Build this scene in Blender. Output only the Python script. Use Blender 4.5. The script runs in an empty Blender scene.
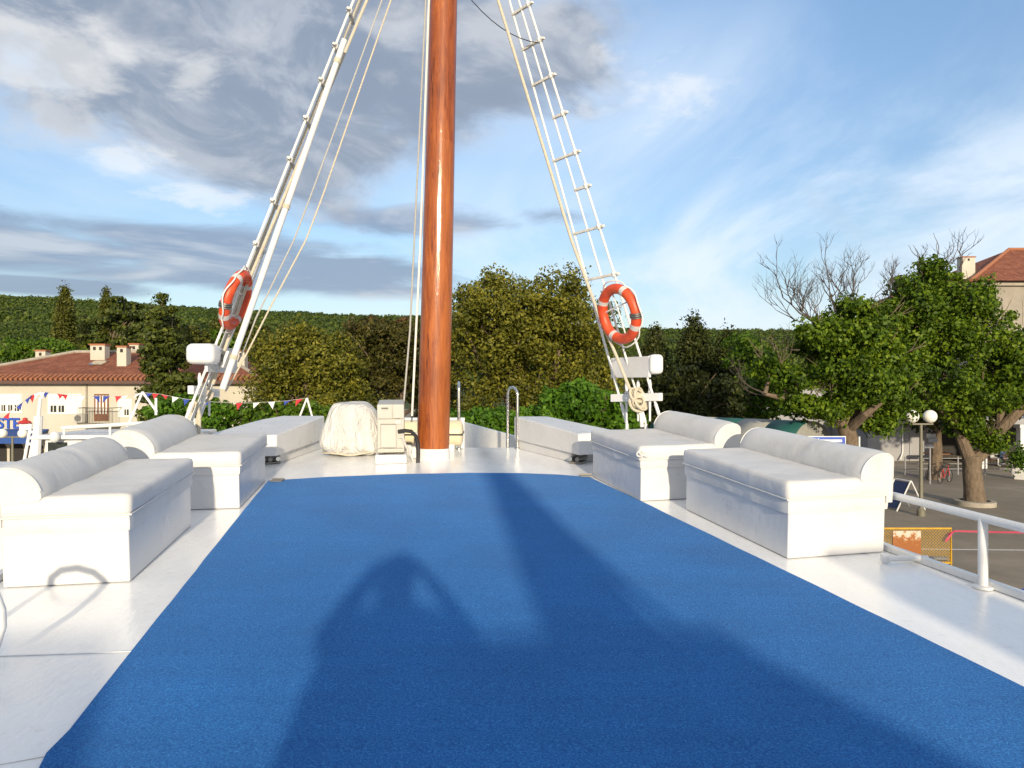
import bpy, bmesh, math, random
import numpy as np
from mathutils import Vector, Matrix, noise as mnoise
R = math.radians
random.seed(7); rng = np.random.default_rng(7)
scn = bpy.context.scene
COL = scn.collection
F = 740.0                 # focal length in pixels of a 1024 px wide frame (26 mm lens)
CZ = 5.4                  # eye height above the quay
DS = 0.055                # the boat lies slightly bow-up
DN = Vector((0, -DS, 1)).normalized()

# ------------------------------------------------------------------ helpers
def X(px, Y): return (px - 512) / F * Y
def Z(py, Y): return CZ - (py - 384) / F * Y
def P(px, py, Y): return Vector((X(px, Y), Y, Z(py, Y)))
def dz(Y): return CZ - 1.6 + DS * Y
def dk(x, Y, h=0.0): return Vector((x, Y, dz(Y) + h))
def D(px, py, h=0.0):
    Y = (1.6 - h) / ((py - 384) / F + DS)
    return Vector((X(px, Y), Y, dz(Y) + h))

def tag(o, label=None, cat=None, group=None, kind=None):
    if label: o['label'] = label
    if cat: o['category'] = cat
    if group: o['group'] = group
    if kind: o['kind'] = kind
    return o

def empty(name, loc=(0, 0, 0), rz=0.0):
    o = bpy.data.objects.new(name, None); COL.objects.link(o)
    o.location = loc; o.rotation_euler = (0, 0, rz); o.empty_display_size = .2
    return o

def deck_empty(name, x, Y, heading=0.0, h=0.0):
    """Empty standing on the sloping deck: local y runs along the heading, local z is the deck normal"""
    v = Vector((math.sin(heading), math.cos(heading), DS * math.cos(heading))).normalized()
    u = v.cross(DN).normalized()
    m = Matrix((u, v, DN)).transposed().to_4x4(); m.translation = dk(x, Y, h)
    o = bpy.data.objects.new(name, None); COL.objects.link(o); o.matrix_world = m
    o.empty_display_size = .2
    return o

class MB:
    def __init__(s): s.v = []; s.f = []
    def add(s, verts, faces):
        n = len(s.v); s.v += [tuple(p) for p in verts]; s.f += [tuple(i + n for i in f) for f in faces]; return s
    def box(s, x0, x1, y0, y1, z0, z1):
        return s.add([(x0,y0,z0),(x1,y0,z0),(x1,y1,z0),(x0,y1,z0),(x0,y0,z1),(x1,y0,z1),(x1,y1,z1),(x0,y1,z1)],
                     [(0,3,2,1),(4,5,6,7),(0,1,5,4),(1,2,6,5),(2,3,7,6),(3,0,4,7)])
    def obox(s, c, a, b, d, ha, hb, hd):
        c = Vector(c); a = Vector(a).normalized(); b = Vector(b).normalized(); d = Vector(d).normalized()
        vs = []
        for k in (-1, 1):
            for (i, j) in ((-1,-1),(1,-1),(1,1),(-1,1)):
                vs.append(c + a*ha*i + b*hb*j + d*hd*k)
        return s.add(vs, [(0,3,2,1),(4,5,6,7),(0,1,5,4),(1,2,6,5),(2,3,7,6),(3,0,4,7)])
    def tube(s, pts, rad, n=8, closed=False):
        pts = [Vector(p) for p in pts]
        if not isinstance(rad, (list, tuple)): rad = [rad] * len(pts)
        m = len(pts); vs = []; ref = None
        for i, p in enumerate(pts):
            if closed: t = pts[(i+1) % m] - pts[i-1]
            elif i == 0: t = pts[1] - pts[0]
            elif i == m-1: t = pts[-1] - pts[-2]
            else: t = pts[i+1] - pts[i-1]
            if t.length < 1e-9: t = Vector((0, 0, 1))
            t.normalize()
            if ref is None:
                ref = Vector((0, 0, 1)) if abs(t.z) < .9 else Vector((1, 0, 0))
            a = ref - t * ref.dot(t)
            if a.length < 1e-5: a = t.orthogonal()
            a.normalize(); b = t.cross(a); ref = a
            for k in range(n):
                w = 2 * math.pi * k / n
                vs.append(p + (a * math.cos(w) + b * math.sin(w)) * rad[i])
        fs = []
        for i in range(m if closed else m - 1):
            for k in range(n):
                j = (i + 1) % m
                fs.append((i*n+k, i*n+(k+1) % n, j*n+(k+1) % n, j*n+k))
        if not closed:
            fs.append(tuple(range(n-1, -1, -1))); fs.append(tuple((m-1)*n+k for k in range(n)))
        return s.add(vs, fs)
    def lathe(s, prof, n=24, c=(0, 0, 0)):
        vs = []; m = len(prof)
        for (r, z) in prof:
            for k in range(n):
                w = 2*math.pi*k/n; vs.append((c[0]+r*math.cos(w), c[1]+r*math.sin(w), c[2]+z))
        fs = [(i*n+k, i*n+(k+1) % n, (i+1)*n+(k+1) % n, (i+1)*n+k) for i in range(m-1) for k in range(n)]
        if prof[0][0] > 1e-4: fs.append(tuple(range(n-1, -1, -1)))
        if prof[-1][0] > 1e-4: fs.append(tuple((m-1)*n+k for k in range(n)))
        return s.add(vs, fs)
    def prism(s, bottom, top):
        n = len(bottom)
        return s.add(list(bottom) + list(top), [tuple(range(n-1, -1, -1)), tuple(range(n, 2*n))] +
                     [(i, (i+1) % n, n+(i+1) % n, n+i) for i in range(n)])
    def sphere(s, c, r, n=16, m=10, sz=1.0):
        return s.lathe([(max(1e-5, r*math.sin(math.pi*i/m)), -r*sz*math.cos(math.pi*i/m)) for i in range(m+1)], n, c)
    def build(s, name, mat, parent=None, smooth=True, ang=35, bevel=0, seg=2, recalc=True):
        me = bpy.data.meshes.new(name); me.from_pydata(s.v, [], s.f)
        if recalc:
            bm = bmesh.new(); bm.from_mesh(me); bmesh.ops.recalc_face_normals(bm, faces=bm.faces); bm.to_mesh(me); bm.free()
        if smooth:
            me.polygons.foreach_set('use_smooth', [True]*len(me.polygons)); me.set_sharp_from_angle(angle=R(ang))
        me.materials.append(mat)
        o = bpy.data.objects.new(name, me); COL.objects.link(o)
        if parent: o.parent = parent
        if bevel:
            b = o.modifiers.new('bevel', 'BEVEL'); b.width = bevel; b.segments = seg; b.limit_method = 'ANGLE'; b.angle_limit = R(40)
            b.harden_normals = True
        return o

def quick(name, verts, faces, mat, parent=None, smooth=False):
    return MB().add(verts, faces).build(name, mat, parent, smooth=smooth)

def np_quads(name, co, mat, parent=None):
    """co: (N,4,3) array of loose quads"""
    n = len(co); me = bpy.data.meshes.new(name)
    me.vertices.add(n*4); me.loops.add(n*4); me.polygons.add(n)
    me.vertices.foreach_set('co', co.reshape(-1).astype(np.float32))
    me.loops.foreach_set('vertex_index', np.arange(n*4, dtype=np.int32))
    me.polygons.foreach_set('loop_start', np.arange(0, n*4, 4, dtype=np.int32))
    me.update(calc_edges=True); me.validate()
    me.materials.append(mat)
    o = bpy.data.objects.new(name, me); COL.objects.link(o)
    if parent: o.parent = parent
    return o

def rounded_box(cx, cy, cz, sx, sy, sz, r, res=.05, amp=0.0, fr=3.0, seed=0.0, warp=None):
    """subdivided box with rounded edges and cloth-like unevenness"""
    nx, ny, nz = (max(2, min(60, int(round(q/res)))) for q in (sx, sy, sz))
    idx = {}; vs = []; fs = []
    def vid(i, j, k):
        key = (i, j, k)
        if key not in idx:
            p = Vector((-sx/2+sx*i/nx, -sy/2+sy*j/ny, -sz/2+sz*k/nz))
            q = Vector((max(-sx/2+r, min(sx/2-r, p.x)), max(-sy/2+r, min(sy/2-r, p.y)), max(-sz/2+r, min(sz/2-r, p.z))))
            d = p - q
            if d.length > 1e-7: p = q + d.normalized()*r
            nrm = d.normalized() if d.length > 1e-7 else Vector((0, 0, 1))
            w = Vector((cx, cy, cz)) + p
            if amp:
                w += nrm * amp * mnoise.fractal(w*fr + Vector((seed, seed, seed)), .8, 2.0, 3)
            if warp: w = warp(w)
            idx[key] = len(vs); vs.append(w)
        return idx[key]
    for i in range(nx):
        for j in range(ny):
            for k in (0, nz): fs.append((vid(i,j,k), vid(i+1,j,k), vid(i+1,j+1,k), vid(i,j+1,k)))
    for i in range(nx):
        for k in range(nz):
            for j in (0, ny): fs.append((vid(i,j,k), vid(i+1,j,k), vid(i+1,j,k+1), vid(i,j,k+1)))
    for j in range(ny):
        for k in range(nz):
            for i in (0, nx): fs.append((vid(i,j,k), vid(i,j+1,k), vid(i,j+1,k+1), vid(i,j,k+1)))
    return MB().add(vs, fs)

def text_mesh(body, size, extrude, mat, name, parent=None, offset=0.0, align='CENTER'):
    cu = bpy.data.curves.new(name, 'FONT'); cu.body = body; cu.size = size; cu.extrude = extrude; cu.offset = offset
    cu.align_x = align; cu.align_y = 'CENTER'
    t = bpy.data.objects.new(name, cu)
    me = bpy.data.meshes.new_from_object(t); bpy.data.objects.remove(t)
    me.materials.clear(); me.materials.append(mat)
    o = bpy.data.objects.new(name, me); COL.objects.link(o)
    if parent: o.parent = parent
    return o

# ------------------------------------------------------------------ materials
def newmat(name):
    m = bpy.data.materials.new(name); m.use_nodes = True
    nt = m.node_tree; return m, nt, nt.nodes['Principled BSDF']
def N(nt, typ, ins=None, **kw):
    n = nt.nodes.new(typ)
    for k, v in kw.items(): setattr(n, k, v)
    for k, v in (ins or {}).items():
        if isinstance(v, bpy.types.NodeSocket): nt.links.new(v, n.inputs[k])
        else: n.inputs[k].default_value = v
    return n
def ramp(nt, fac, stops):
    n = nt.nodes.new('ShaderNodeValToRGB'); nt.links.new(fac, n.inputs[0])
    el = n.color_ramp.elements
    while len(el) < len(stops): el.new(.5)
    for e, (p, c) in zip(el, stops): e.position = p; e.color = (*c, 1) if len(c) == 3 else c
    return n.outputs[0]
def mathn(nt, op, a, b=None, c=None, clamp=False):
    n = nt.nodes.new('ShaderNodeMath'); n.operation = op; n.use_clamp = clamp
    for i, q in enumerate((a, b, c)):
        if q is None: continue
        if isinstance(q, bpy.types.NodeSocket): nt.links.new(q, n.inputs[i])
        else: n.inputs[i].default_value = q
    return n.outputs[0]
def basic(name, c, rough=.5, metal=0.0, var=.12, scale=6.0, bump=0.0, bscale=30.0, coat=0.0, spec=.5, coords='Object', detail=4):
    """painted / plain surface with uneven tone, gloss and relief"""
    m, nt, b = newmat(name)
    tc = N(nt, 'ShaderNodeTexCoord')
    nz = N(nt, 'ShaderNodeTexNoise', {'Vector': tc.outputs[coords], 'Scale': scale, 'Detail': detail, 'Roughness': .6})
    lo = tuple(q*(1-var) for q in c); hi = tuple(min(1, q*(1+var*.6)) for q in c)
    nt.links.new(ramp(nt, nz.outputs[0], [(.3, lo), (.7, hi)]), b.inputs['Base Color'])
    b.inputs['Metallic'].default_value = metal
    rr = N(nt, 'ShaderNodeMapRange', {'Value': nz.outputs[0], 'From Min': .3, 'From Max': .7, 'To Min': max(.02, rough-.08), 'To Max': min(1, rough+.08)})
    nt.links.new(rr.outputs[0], b.inputs['Roughness'])
    b.inputs['Coat Weight'].default_value = coat; b.inputs['Specular IOR Level'].default_value = spec
    if bump:
        n2 = N(nt, 'ShaderNodeTexNoise', {'Vector': tc.outputs[coords], 'Scale': bscale, 'Detail': 5})
        bp = N(nt, 'ShaderNodeBump', {'Height': n2.outputs[0], 'Strength': bump, 'Distance': .02})
        nt.links.new(bp.outputs[0], b.inputs['Normal'])
    return m

def deck_material():
    m, nt, b = newmat('deck_paint')
    tc = N(nt, 'ShaderNodeTexCoord')
    mp = N(nt, 'ShaderNodeMapping', {'Vector': tc.outputs['Object'], 'Rotation': (0, 0, R(12)), 'Scale': (1, .35, 1)})
    n1 = N(nt, 'ShaderNodeTexNoise', {'Vector': mp.outputs[0], 'Scale': 2.2, 'Detail': 6, 'Roughness': .65})
    n2 = N(nt, 'ShaderNodeTexNoise', {'Vector': mp.outputs[0], 'Scale': 26, 'Detail': 5, 'Roughness': .6})
    n3 = N(nt, 'ShaderNodeTexNoise', {'Vector': tc.outputs['Object'], 'Scale': 14, 'Detail': 8, 'Roughness': .75})
    c1 = ramp(nt, n1.outputs[0], [(.25, (.77, .77, .77)), (.6, (.87, .87, .86))])
    dirt = ramp(nt, n3.outputs[0], [(.57, (1, 1, 1)), (.74, (.74, .70, .63))])
    mx = N(nt, 'ShaderNodeMixRGB', {1: c1, 2: dirt, 0: .6}, blend_type='MULTIPLY')
    nt.links.new(mx.outputs[0], b.inputs['Base Color'])
    rr = N(nt, 'ShaderNodeMapRange', {'Value': n1.outputs[0], 'From Min': .3, 'From Max': .7, 'To Min': .11, 'To Max': .28})
    nt.links.new(rr.outputs[0], b.inputs['Roughness'])
    h = mathn(nt, 'ADD', mathn(nt, 'MULTIPLY', n2.outputs[0], .5), mathn(nt, 'MULTIPLY', n1.outputs[0], 1.2))
    bp = N(nt, 'ShaderNodeBump', {'Height': h, 'Strength': .5, 'Distance': .012})
    nt.links.new(bp.outputs[0], b.inputs['Normal'])
    return m

def carpet_material():
    m, nt, b = newmat('carpet_pile')
    tc = N(nt, 'ShaderNodeTexCoord')
    n1 = N(nt, 'ShaderNodeTexNoise', {'Vector': tc.outputs['Object'], 'Scale': 105, 'Detail': 4, 'Roughness': .85})
    n2 = N(nt, 'ShaderNodeTexNoise', {'Vector': tc.outputs['Object'], 'Scale': 1.4, 'Detail': 4})
    mp = N(nt, 'ShaderNodeMapping', {'Vector': tc.outputs['Object'], 'Scale': (.25, 9, 1)})
    n3 = N(nt, 'ShaderNodeTexNoise', {'Vector': mp.outputs[0], 'Scale': 1.0, 'Detail': 3})
    c = ramp(nt, n1.outputs[0], [(.33, (.001, .042, .235)), (.5, (.006, .122, .405)), (.66, (.055, .275, .64))])
    t = ramp(nt, n2.outputs[0], [(.3, (.84, .84, .86)), (.7, (1.10, 1.08, 1.06))])
    t3 = ramp(nt, n3.outputs[0], [(.35, (.955, .955, .96)), (.65, (1.02, 1.02, 1.02))])
    mx = N(nt, 'ShaderNodeMixRGB', {0: 1.0, 1: c, 2: t}, blend_type='MULTIPLY')
    mx = N(nt, 'ShaderNodeMixRGB', {0: 1.0, 1: mx.outputs[0], 2: t3}, blend_type='MULTIPLY')
    nt.links.new(mx.outputs[0], b.inputs['Base Color'])
    b.inputs['Roughness'].default_value = .95; b.inputs['Specular IOR Level'].default_value = .1
    b.inputs['Sheen Weight'].default_value = .25; b.inputs['Sheen Roughness'].default_value = .5
    b.inputs['Sheen Tint'].default_value = (.35, .6, 1, 1)
    bp = N(nt, 'ShaderNodeBump', {'Height': n1.outputs[0], 'Strength': .7, 'Distance': .012})
    nt.links.new(bp.outputs[0], b.inputs['Normal'])
    return m

def mast_material():
    m, nt, b = newmat('varnished_pine')
    tc = N(nt, 'ShaderNodeTexCoord')
    mp = N(nt, 'ShaderNodeMapping', {'Vector': tc.outputs['Object'], 'Scale': (1, 1, .09)})
    n1 = N(nt, 'ShaderNodeTexNoise', {'Vector': mp.outputs[0], 'Scale': 17, 'Detail': 10, 'Roughness': .78, 'Distortion': 1.1})
    mp2 = N(nt, 'ShaderNodeMapping', {'Vector': tc.outputs['Object'], 'Scale': (1, 1, .05)})
    n2 = N(nt, 'ShaderNodeTexNoise', {'Vector': mp2.outputs[0], 'Scale': 28, 'Detail': 4, 'Roughness': .6})
    n4 = N(nt, 'ShaderNodeTexNoise', {'Vector': tc.outputs['Object'], 'Scale': 1.3, 'Detail': 2})
    c = ramp(nt, n1.outputs[0], [(.30, (.07, .015, .005)), (.42, (.24, .056, .012)), (.55, (.37, .100, .019)), (.70, (.48, .155, .032))])
    cr = ramp(nt, n2.outputs[0], [(.30, (.10, .06, .04)), (.38, (1, 1, 1))])
    mx = N(nt, 'ShaderNodeMixRGB', {0: .85, 1: c, 2: cr}, blend_type='MULTIPLY')
    t = ramp(nt, n4.outputs[0], [(.35, (.75, .68, .62)), (.65, (1.05, 1.05, 1.0))])
    mx2 = N(nt, 'ShaderNodeMixRGB', {0: 1.0, 1: mx.outputs[0], 2: t}, blend_type='MULTIPLY')
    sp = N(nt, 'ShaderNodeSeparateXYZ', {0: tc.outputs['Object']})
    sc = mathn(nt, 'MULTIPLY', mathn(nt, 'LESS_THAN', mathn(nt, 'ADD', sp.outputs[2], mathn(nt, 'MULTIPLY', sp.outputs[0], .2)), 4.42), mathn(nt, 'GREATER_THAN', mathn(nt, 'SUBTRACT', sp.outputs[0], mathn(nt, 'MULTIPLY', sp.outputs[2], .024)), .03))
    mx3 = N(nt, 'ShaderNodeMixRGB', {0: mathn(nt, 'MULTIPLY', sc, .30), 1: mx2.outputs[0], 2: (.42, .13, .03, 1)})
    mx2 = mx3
    nt.links.new(mx2.outputs[0], b.inputs['Base Color'])
    b.inputs['Roughness'].default_value = .5; b.inputs['Specular IOR Level'].default_value = .25; b.inputs['Coat Weight'].default_value = .55; b.inputs['Coat Roughness'].default_value = .09
    bp = N(nt, 'ShaderNodeBump', {'Height': n1.outputs[0], 'Strength': .25, 'Distance': .01})
    nt.links.new(bp.outputs[0], b.inputs['Normal']); nt.links.new(bp.outputs[0], b.inputs['Coat Normal'])
    return m

def leaf_material(name, cols, trans=.3, scale=.6):
    m, nt, b = newmat(name)
    g = N(nt, 'ShaderNodeNewGeometry'); tc = N(nt, 'ShaderNodeTexCoord')
    nz = N(nt, 'ShaderNodeTexNoise', {'Vector': tc.outputs['Object'], 'Scale': scale, 'Detail': 2})
    f = mathn(nt, 'ADD', mathn(nt, 'MULTIPLY', g.outputs['Random Per Island'], .5), mathn(nt, 'MULTIPLY', mathn(nt, 'SUBTRACT', nz.outputs[0], .22), .9))
    c = ramp(nt, f, [(.18, cols[0]), (.5, cols[1]), (.82, cols[2])])
    nt.links.new(c, b.inputs['Base Color']); b.inputs['Roughness'].default_value = .55; b.inputs['Specular IOR Level'].default_value = .25
    tr = N(nt, 'ShaderNodeBsdfTranslucent', {'Color': c})
    mx = N(nt, 'ShaderNodeMixShader', {0: trans, 1: b.outputs[0], 2: tr.outputs[0]})
    nt.links.new(mx.outputs[0], nt.nodes['Material Output'].inputs[0])
    return m

def roof_material(name='roof_tiles', ax='X'):
    m, nt, b = newmat(name)
    tc = N(nt, 'ShaderNodeTexCoord')
    sp = N(nt, 'ShaderNodeSeparateXYZ', {0: tc.outputs['Object']})
    w = mathn(nt, 'SINE', mathn(nt, 'MULTIPLY', sp.outputs[0], 2*math.pi/.26))
    w2 = mathn(nt, 'FRACT', mathn(nt, 'MULTIPLY', sp.outputs[1], 1/.38))
    n1 = N(nt, 'ShaderNodeTexNoise', {'Vector': tc.outputs['Object'], 'Scale': 1.2, 'Detail': 8, 'Roughness': .75})
    n2 = N(nt, 'ShaderNodeTexNoise', {'Vector': tc.outputs['Object'], 'Scale': 5, 'Detail': 3})
    c = ramp(nt, n1.outputs[0], [(.3, (.15, .050, .026)), (.5, (.26, .082, .04)), (.72, (.38, .16, .09))])
    c2 = ramp(nt, n2.outputs[0], [(.35, (.8, .8, .8)), (.65, (1.1, 1.05, 1))])
    mx = N(nt, 'ShaderNodeMixRGB', {0: 1.0, 1: c, 2: c2}, blend_type='MULTIPLY')
    nt.links.new(mx.outputs[0], b.inputs['Base Color']); b.inputs['Roughness'].default_value = .9
    h = mathn(nt, 'ADD', w, mathn(nt, 'MULTIPLY', w2, .8))
    bp = N(nt, 'ShaderNodeBump', {'Height': h, 'Strength': .9, 'Distance': .06})
    nt.links.new(bp.outputs[0], b.inputs['Normal'])
    return m

def asphalt_material():
    m, nt, b = newmat('quay_asphalt')
    tc = N(nt, 'ShaderNodeTexCoord')
    n1 = N(nt, 'ShaderNodeTexNoise', {'Vector': tc.outputs['Object'], 'Scale': .25, 'Detail': 6, 'Roughness': .7})
    n2 = N(nt, 'ShaderNodeTexNoise', {'Vector': tc.outputs['Object'], 'Scale': 30, 'Detail': 3})
    c = ramp(nt, n1.outputs[0], [(.3, (.17, .14, .105)), (.55, (.25, .21, .16)), (.75, (.32, .27, .205))])
    t = ramp(nt, n2.outputs[0], [(.3, (.85, .85, .85)), (.7, (1.1, 1.1, 1.1))])
    mx = N(nt, 'ShaderNodeMixRGB', {0: 1.0, 1: c, 2: t}, blend_type='MULTIPLY')
    nt.links.new(mx.outputs[0], b.inputs['Base Color']); b.inputs['Roughness'].default_value = .85
    bp = N(nt, 'ShaderNodeBump', {'Height': n2.outputs[0], 'Strength': .4, 'Distance': .02})
    nt.links.new(bp.outputs[0], b.inputs['Normal'])
    return m

def bark_material(name, c):
    m, nt, b = newmat(name)
    tc = N(nt, 'ShaderNodeTexCoord')
    mp = N(nt, 'ShaderNodeMapping', {'Vector': tc.outputs['Object'], 'Scale': (1, 1, .35)})
    n1 = N(nt, 'ShaderNodeTexNoise', {'Vector': mp.outputs[0], 'Scale': 9, 'Detail': 8, 'Roughness': .7})
    nt.links.new(ramp(nt, n1.outputs[0], [(.3, tuple(q*.45 for q in c)), (.7, tuple(q*1.3 for q in c))]), b.inputs['Base Color'])
    b.inputs['Roughness'].default_value = .95
    bp = N(nt, 'ShaderNodeBump', {'Height': n1.outputs[0], 'Strength': .9, 'Distance': .05})
    nt.links.new(bp.outputs[0], b.inputs['Normal'])
    return m

def buoy_material():
    m, nt, b = newmat('buoy_orange')
    tc = N(nt, 'ShaderNodeTexCoord')
    n1 = N(nt, 'ShaderNodeTexNoise', {'Vector': tc.outputs['Object'], 'Scale': 9, 'Detail': 6, 'Roughness': .7})
    nt.links.new(ramp(nt, n1.outputs[0], [(.3, (.50, .045, .012)), (.6, (.66, .085, .022)), (.8, (.72, .14, .05))]), b.inputs['Base Color'])
    b.inputs['Roughness'].default_value = .45
    return m

def vinyl_material():
    m, nt, b = newmat('white_vinyl_cover')
    tc = N(nt, 'ShaderNodeTexCoord')
    n1 = N(nt, 'ShaderNodeTexNoise', {'Vector': tc.outputs['Object'], 'Scale': 2.2, 'Detail': 6, 'Roughness': .7})
    n2 = N(nt, 'ShaderNodeTexNoise', {'Vector': tc.outputs['Object'], 'Scale': 6, 'Detail': 4, 'Distortion': 1.2})
    n3 = N(nt, 'ShaderNodeTexNoise', {'Vector': tc.outputs['Object'], 'Scale': 160, 'Detail': 2})
    nt.links.new(ramp(nt, n1.outputs[0], [(.25, (.52, .50, .47)), (.45, (.605, .595, .575)), (.7, (.65, .64, .625))]), b.inputs['Base Color'])
    b.inputs['Roughness'].default_value = .48
    h = mathn(nt, 'ADD', n2.outputs[0], mathn(nt, 'MULTIPLY', n3.outputs[0], .06))
    bp = N(nt, 'ShaderNodeBump', {'Height': h, 'Strength': .22, 'Distance': .02})
    nt.links.new(bp.outputs[0], b.inputs['Normal'])
    return m

M = {}
M['deck'] = deck_material()
M['carpet'] = carpet_material()
M['mast'] = mast_material()
M['vinyl'] = vinyl_material()
def drape_material():
    m, nt, b = newmat('crumpled_white_cloth')
    tc = N(nt, 'ShaderNodeTexCoord')
    mp = N(nt, 'ShaderNodeMapping', {'Vector': tc.outputs['Object'], 'Scale': (1, 1, .55), 'Rotation': (.3, .5, .2)})
    n1 = N(nt, 'ShaderNodeTexNoise', {'Vector': mp.outputs[0], 'Scale': 3.5, 'Detail': 5, 'Roughness': .55, 'Distortion': 1.6})
    n2 = N(nt, 'ShaderNodeTexNoise', {'Vector': tc.outputs['Object'], 'Scale': 2.5, 'Detail': 5})
    r1 = mathn(nt, 'ABSOLUTE', mathn(nt, 'SUBTRACT', n1.outputs[0], .5))
    nt.links.new(ramp(nt, n2.outputs[0], [(.3, (.54, .53, .51)), (.6, (.62, .615, .60))]), b.inputs['Base Color'])
    b.inputs['Roughness'].default_value = .75
    bp = N(nt, 'ShaderNodeBump', {'Height': r1, 'Strength': .9, 'Distance': .16})
    nt.links.new(bp.outputs[0], b.inputs['Normal'])
    return m
M['drape'] = drape_material()
M['white'] = basic('white_gloss_paint', (.70, .70, .69), .3, var=.05, scale=4, bump=.12, bscale=14)
M['locker'] = basic('white_brushed_paint', (.62, .62, .62), .32, var=.07, scale=3, bump=.2, bscale=9)
M['plastic'] = basic('aged_white_plastic', (.47, .45, .40), .5, var=.06)
M['cream'] = basic('cream_plastic', (.70, .62, .43), .45, var=.08)
M['hose'] = basic('black_hose', (.02, .02, .02), .5)
M['steel'] = basic('stainless_steel', (.62, .61, .58), .22, metal=1, var=.05)
M['dull_metal'] = basic('dull_metal', (.25, .24, .22), .45, metal=.8, var=.2)
M['rope'] = basic('cream_rope', (.60, .54, .42), .9, var=.2, scale=60, bump=.6, bscale=120)
M['grey_rope'] = basic('grey_rope', (.42, .41, .38), .85, var=.2, scale=60)
M['white_rope'] = basic('white_rope', (.75, .74, .70), .7, var=.1, scale=40)
M['rung'] = basic('weathered_wood', (.68, .66, .60), .8, var=.3, scale=18)
M['buoy'] = buoy_material()
M['band'] = basic('reflective_white', (.55, .53, .50), .35, var=.1)
M['blackwire'] = basic('black_wire', (.015, .015, .015), .6)
M['water'] = basic('harbour_water', (.02, .05, .06), .08, var=.3, scale=.4, bump=.5, bscale=1.5)
M['asphalt'] = asphalt_material()
M['stone'] = basic('pale_stone', (.36, .32, .26), .9, var=.2, scale=3, bump=.4, bscale=12)
M['plaster'] = basic('cream_plaster', (.50, .47, .395), .9, var=.1, scale=.7, bump=.15, bscale=8, detail=8)
M['plaster2'] = basic('stained_stone_render', (.30, .27, .225), .9, var=.22, scale=.5, bump=.3, bscale=5, detail=9)
M['greywall'] = basic('grey_white_wall', (.30, .30, .31), .9, var=.15, scale=.6, detail=8)
M['roof'] = roof_material()
M['gutter'] = basic('brown_gutter', (.10, .05, .035), .6, var=.2)
M['shutter'] = basic('white_shutter', (.76, .75, .70), .6, var=.04)
M['glass'] = basic('dark_window_glass', (.03, .035, .03), .08, var=.3)
M['brownwood'] = basic('brown_door_wood', (.20, .075, .03), .5, var=.3, scale=8)
M['dark'] = basic('painted_interior_shade', (.025, .022, .02), .8, var=.3)  # near-black colour standing in for the shade inside openings
M['blue'] = basic('blue_sign_paint', (.015, .07, .40), .5, var=.08)
M['bluecloth'] = basic('blue_awning_cloth', (.02, .07, .26), .8, var=.15)
M['navy'] = basic('navy_panel', (.02, .035, .11), .5, var=.2)
M['red'] = basic('red_paint', (.45, .03, .03), .5, var=.1)
M['flagred'] = basic('red_cloth', (.50, .03, .04), .8, var=.1)
M['flagblue'] = basic('blue_cloth', (.03, .06, .32), .8, var=.1)
M['flagwhite'] = basic('white_cloth', (.78, .78, .78), .8, var=.05)
M['yellow'] = basic('yellow_paint', (.52, .30, .015), .5, var=.2, scale=8)
M['pink'] = basic('pink_tape', (.40, .03, .08), .5, var=.1)
M['lamp_pole'] = basic('olive_grey_pole', (.16, .15, .11), .5, var=.15)
M['globe'] = basic('opal_glass_globe', (.80, .79, .74), .25, var=.03)
M['green_canvas'] = basic('green_canvas', (.01, .09, .08), .7, var=.15)
M['pale_canvas'] = basic('pale_canvas', (.30, .30, .28), .7, var=.12)
M['skin'] = basic('skin', (.45, .27, .19), .55, var=.1)
M['hair'] = basic('brown_hair', (.04, .025, .015), .6, var=.3, scale=40)
M['cloth_blue'] = basic('blue_shirt', (.06, .10, .2), .85, var=.15)
M['cloth_light'] = basic('pale_shirt', (.5, .5, .48), .85, var=.1)
M['black'] = basic('black_plastic', (.02, .02, .02), .4, var=.2)
M['bark'] = bark_material('tree_bark', (.17, .125, .085))
M['twig'] = bark_material('bare_twig', (.085, .068, .056))
M['terra'] = basic('terracotta', (.33, .13, .065), .9, var=.15)
M['leaf_olive'] = leaf_material('olive_gold_leaves', [(.036, .048, .006), (.135, .138, .014), (.27, .25, .032)], .3, 1.0)
M['leaf_gold'] = leaf_material('bronze_leaves', [(.020, .026, .006), (.055, .056, .010), (.12, .10, .02)])
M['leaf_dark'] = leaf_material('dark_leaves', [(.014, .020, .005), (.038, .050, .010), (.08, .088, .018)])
M['leaf_green'] = leaf_material('mulberry_leaves', [(.022, .052, .005), (.072, .145, .010), (.15, .24, .018)], .38)
M['leaf_quay'] = leaf_material('quay_tree_leaves', [(.020, .044, .004), (.082, .150, .008), (.20, .28, .016)], .38, .8)
M['leaf_bright'] = leaf_material('bright_shrub_leaves', [(.026, .07, .006), (.07, .165, .010), (.13, .25, .018)], .35)
M['leaf_cedar'] = leaf_material('cedar_needles', [(.018, .028, .005), (.055, .074, .010), (.12, .14, .018)], .15)
M['leaf_cypress'] = leaf_material('cypress_needles', [(.030, .040, .006), (.075, .085, .010), (.13, .13, .018)], .15)
M['leaf_brown'] = leaf_material('russet_leaves', [(.035, .022, .008), (.085, .045, .016), (.13, .075, .025)])
M['leaf_hill'] = leaf_material('hill_wood_leaves', [(.018, .034, .005), (.052, .085, .010), (.115, .145, .018)], .2, scale=.02)
M['hill'] = basic('hillside_earth', (.05, .07, .018), 1, var=.4, scale=.02)

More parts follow.
